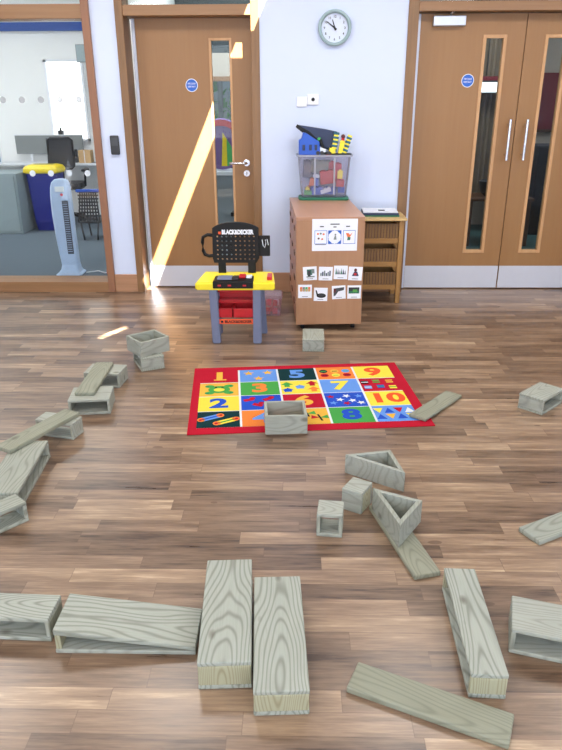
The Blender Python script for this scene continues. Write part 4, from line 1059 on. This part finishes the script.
# triangular blocks
def tri_block(label, pts, H, z):
    c = Vector((sum(p[0] for p in pts)/3, sum(p[1] for p in pts)/3))
    r = thing('triangular_block', label, 'wooden block', (c.x, c.y, z))
    P = [Vector((p[0]-c.x, p[1]-c.y)) for p in pts]
    if (P[1]-P[0]).cross(P[2]-P[0]) < 0: P.reverse()
    # inner triangle by offsetting the edges inward
    def inset(t):
        out = []
        for i in range(3):
            a, b, d = P[i-1], P[i], P[(i+1) % 3]
            n1 = Vector((-(b-a).y, (b-a).x)).normalized(); n2 = Vector((-(d-b).y, (d-b).x)).normalized()
            # b + n1*t.. solve intersection
            k = t/(1+n1.dot(n2)); out.append(b+(n1+n2)*k)
        return out
    I = inset(.017)
    for i in range(3):
        j = (i+1) % 3; mb = MB(); e = .0004
        mb.prism([(P[i].x, P[i].y, 0), (P[j].x, P[j].y, 0), (I[j].x, I[j].y, 0), (I[i].x, I[i].y, 0)], (0, 0, H), M['pine_tri'][0 if abs((P[j]-P[i]).x) > abs((P[j]-P[i]).y) else 1], .0018, 2)
        mb.build('side_board', r)
    return r
# upright boards of the triangles are seen from any side: grain follows their own run
M['pine_tri'] = [pine('triangle_pine_a', 'x', (156, 159, 148), (96, 96, 82), amount=.27), pine('triangle_pine_b', 'y', (147, 150, 137), (94, 96, 82), amount=.27), pine('triangle_pine_c', 'x', (153, 155, 142), (110, 112, 96))]
tri_block('hollow triangular block standing behind, the farther of the two', [(.218, 2.490), (.413, 2.533), (.446, 2.338)], .088, 0)
tri_block('hollow triangular block resting on a plank, the nearer of the two', [(.299, 2.186), (.470, 2.100), (.3665, 1.942)], .093, .0205)

# planks
plank('flat plank sticking out from under the nearer triangular block', .43, .094, .390, 2.017, 1.820, m='pine_olive')
plank('long flat plank alone on the floor at bottom right', .415, .099, .352, 1.303, -.414, m='pine_olive')
plank('flat plank bridging two hollow blocks left of the rug', .43, .100, -1.061, 3.311, 1.594, z=.0832, m='pine_olive')
plank('flat plank laid from short hollow block to the swirling-grain block, left', .42, .092, -1.141, 2.692, 1.124, z=.0832, m='pine_olive')
plank('flat plank with its near end on the right corner of the rug', .395, .094, .732, 3.150, .894, z=.0052, m='pine_olive', tilt=.0155, t=.017)
plank('flat plank cut off by the right edge of the picture', .43, .100, 1.034, 2.134, .493, m='pine_grey')

# ------------------------------------------------------------------ light
def area(name, loc, rot, sx, sy, power, col):
    l = bpy.data.lights.new(name, 'AREA'); l.shape = 'RECTANGLE'; l.size = sx; l.size_y = sy; l.energy = power; l.color = col
    o = bpy.data.objects.new(name, l); COL.objects.link(o); o.location = loc; o.rotation_euler = rot; return o
for i, (a, b) in enumerate(WIN):   # daylight through the windows behind the camera
    area('window_daylight', ((a+b)/2, YR-.05, 1.65), (PI/2, 0, 0), b-a, 1.6, 56, (.80, .89, 1.0))
for x, y, pw in ((-2.4, -.6, 10), (0, -.6, 10), (2.4, -.6, 10), (-2.4, 1.6, 14), (-.8, 1.4, 12), (2.4, 1.6, 14), (-2.4, 3.9, 26), (-.9, 3.9, 22), (.9, 3.9, 22), (2.5, 3.9, 26)):
    area('ceiling_fill', (x, y, ZC-.02), (0, 0, 0), .6, .6, pw, (1, .985, .95))  # unseen overhead lamps added as fill, stronger towards the front wall
for x, y, p in ((-4.2, 7.6, 32), (-2.4, 7.4, 26)): area('office_light', (x, y, 2.86), (0, 0, 0), 1.2, 1.2, p, (.96, .98, 1))
area('corridor_light', (-.5, 7.4, 2.86), (0, 0, 0), .8, 1.2, 48, (.95, .98, 1))
area('hall_light', (2.2, 7.2, 2.86), (0, 0, 0), 1.0, 1.0, 34, (1, .97, .93))

sun = bpy.data.lights.new('sun', 'SUN'); sun.energy = 60; sun.angle = .006; sun.color = (1, .97, .90)
so = bpy.data.objects.new('sun', sun); COL.objects.link(so)
so.rotation_euler = Vector((-.453, .90, -1)).to_track_quat('-Z', 'Y').to_euler()

w = bpy.data.worlds.new('world'); SC.world = w; w.use_nodes = True
nt = w.node_tree; bg = nt.nodes['Background']; sky = nt.nodes.new('ShaderNodeTexSky'); sky.sky_type = 'HOSEK_WILKIE'; sky.sun_direction = Vector((.36, -.48, .8)).normalized(); sky.turbidity = 3
nt.links.new(sky.outputs[0], bg.inputs[0]); bg.inputs[1].default_value = .8

# ------------------------------------------------------------------ camera
cd = bpy.data.cameras.new('camera'); cam = bpy.data.objects.new('camera', cd); COL.objects.link(cam)
cd.sensor_fit = 'VERTICAL'; cd.sensor_height = 36; cd.lens = 672*36/750; cd.clip_start = .05
pitch, roll, yaw = math.radians(21.97), math.radians(-.24), math.radians(1.14)
cam.location = (0, 0, 1.45)
cam.rotation_euler = (Matrix.Rotation(yaw, 3, 'Z') @ Matrix.Rotation(PI/2-pitch, 3, 'X') @ Matrix.Rotation(-roll*-1, 3, 'Z')).to_euler()
SC.camera = cam
SC.view_settings.view_transform = 'Standard'; SC.view_settings.look = 'None'; SC.view_settings.gamma = 1; SC.view_settings.use_curve_mapping = False
SC.view_settings.exposure = 0.0
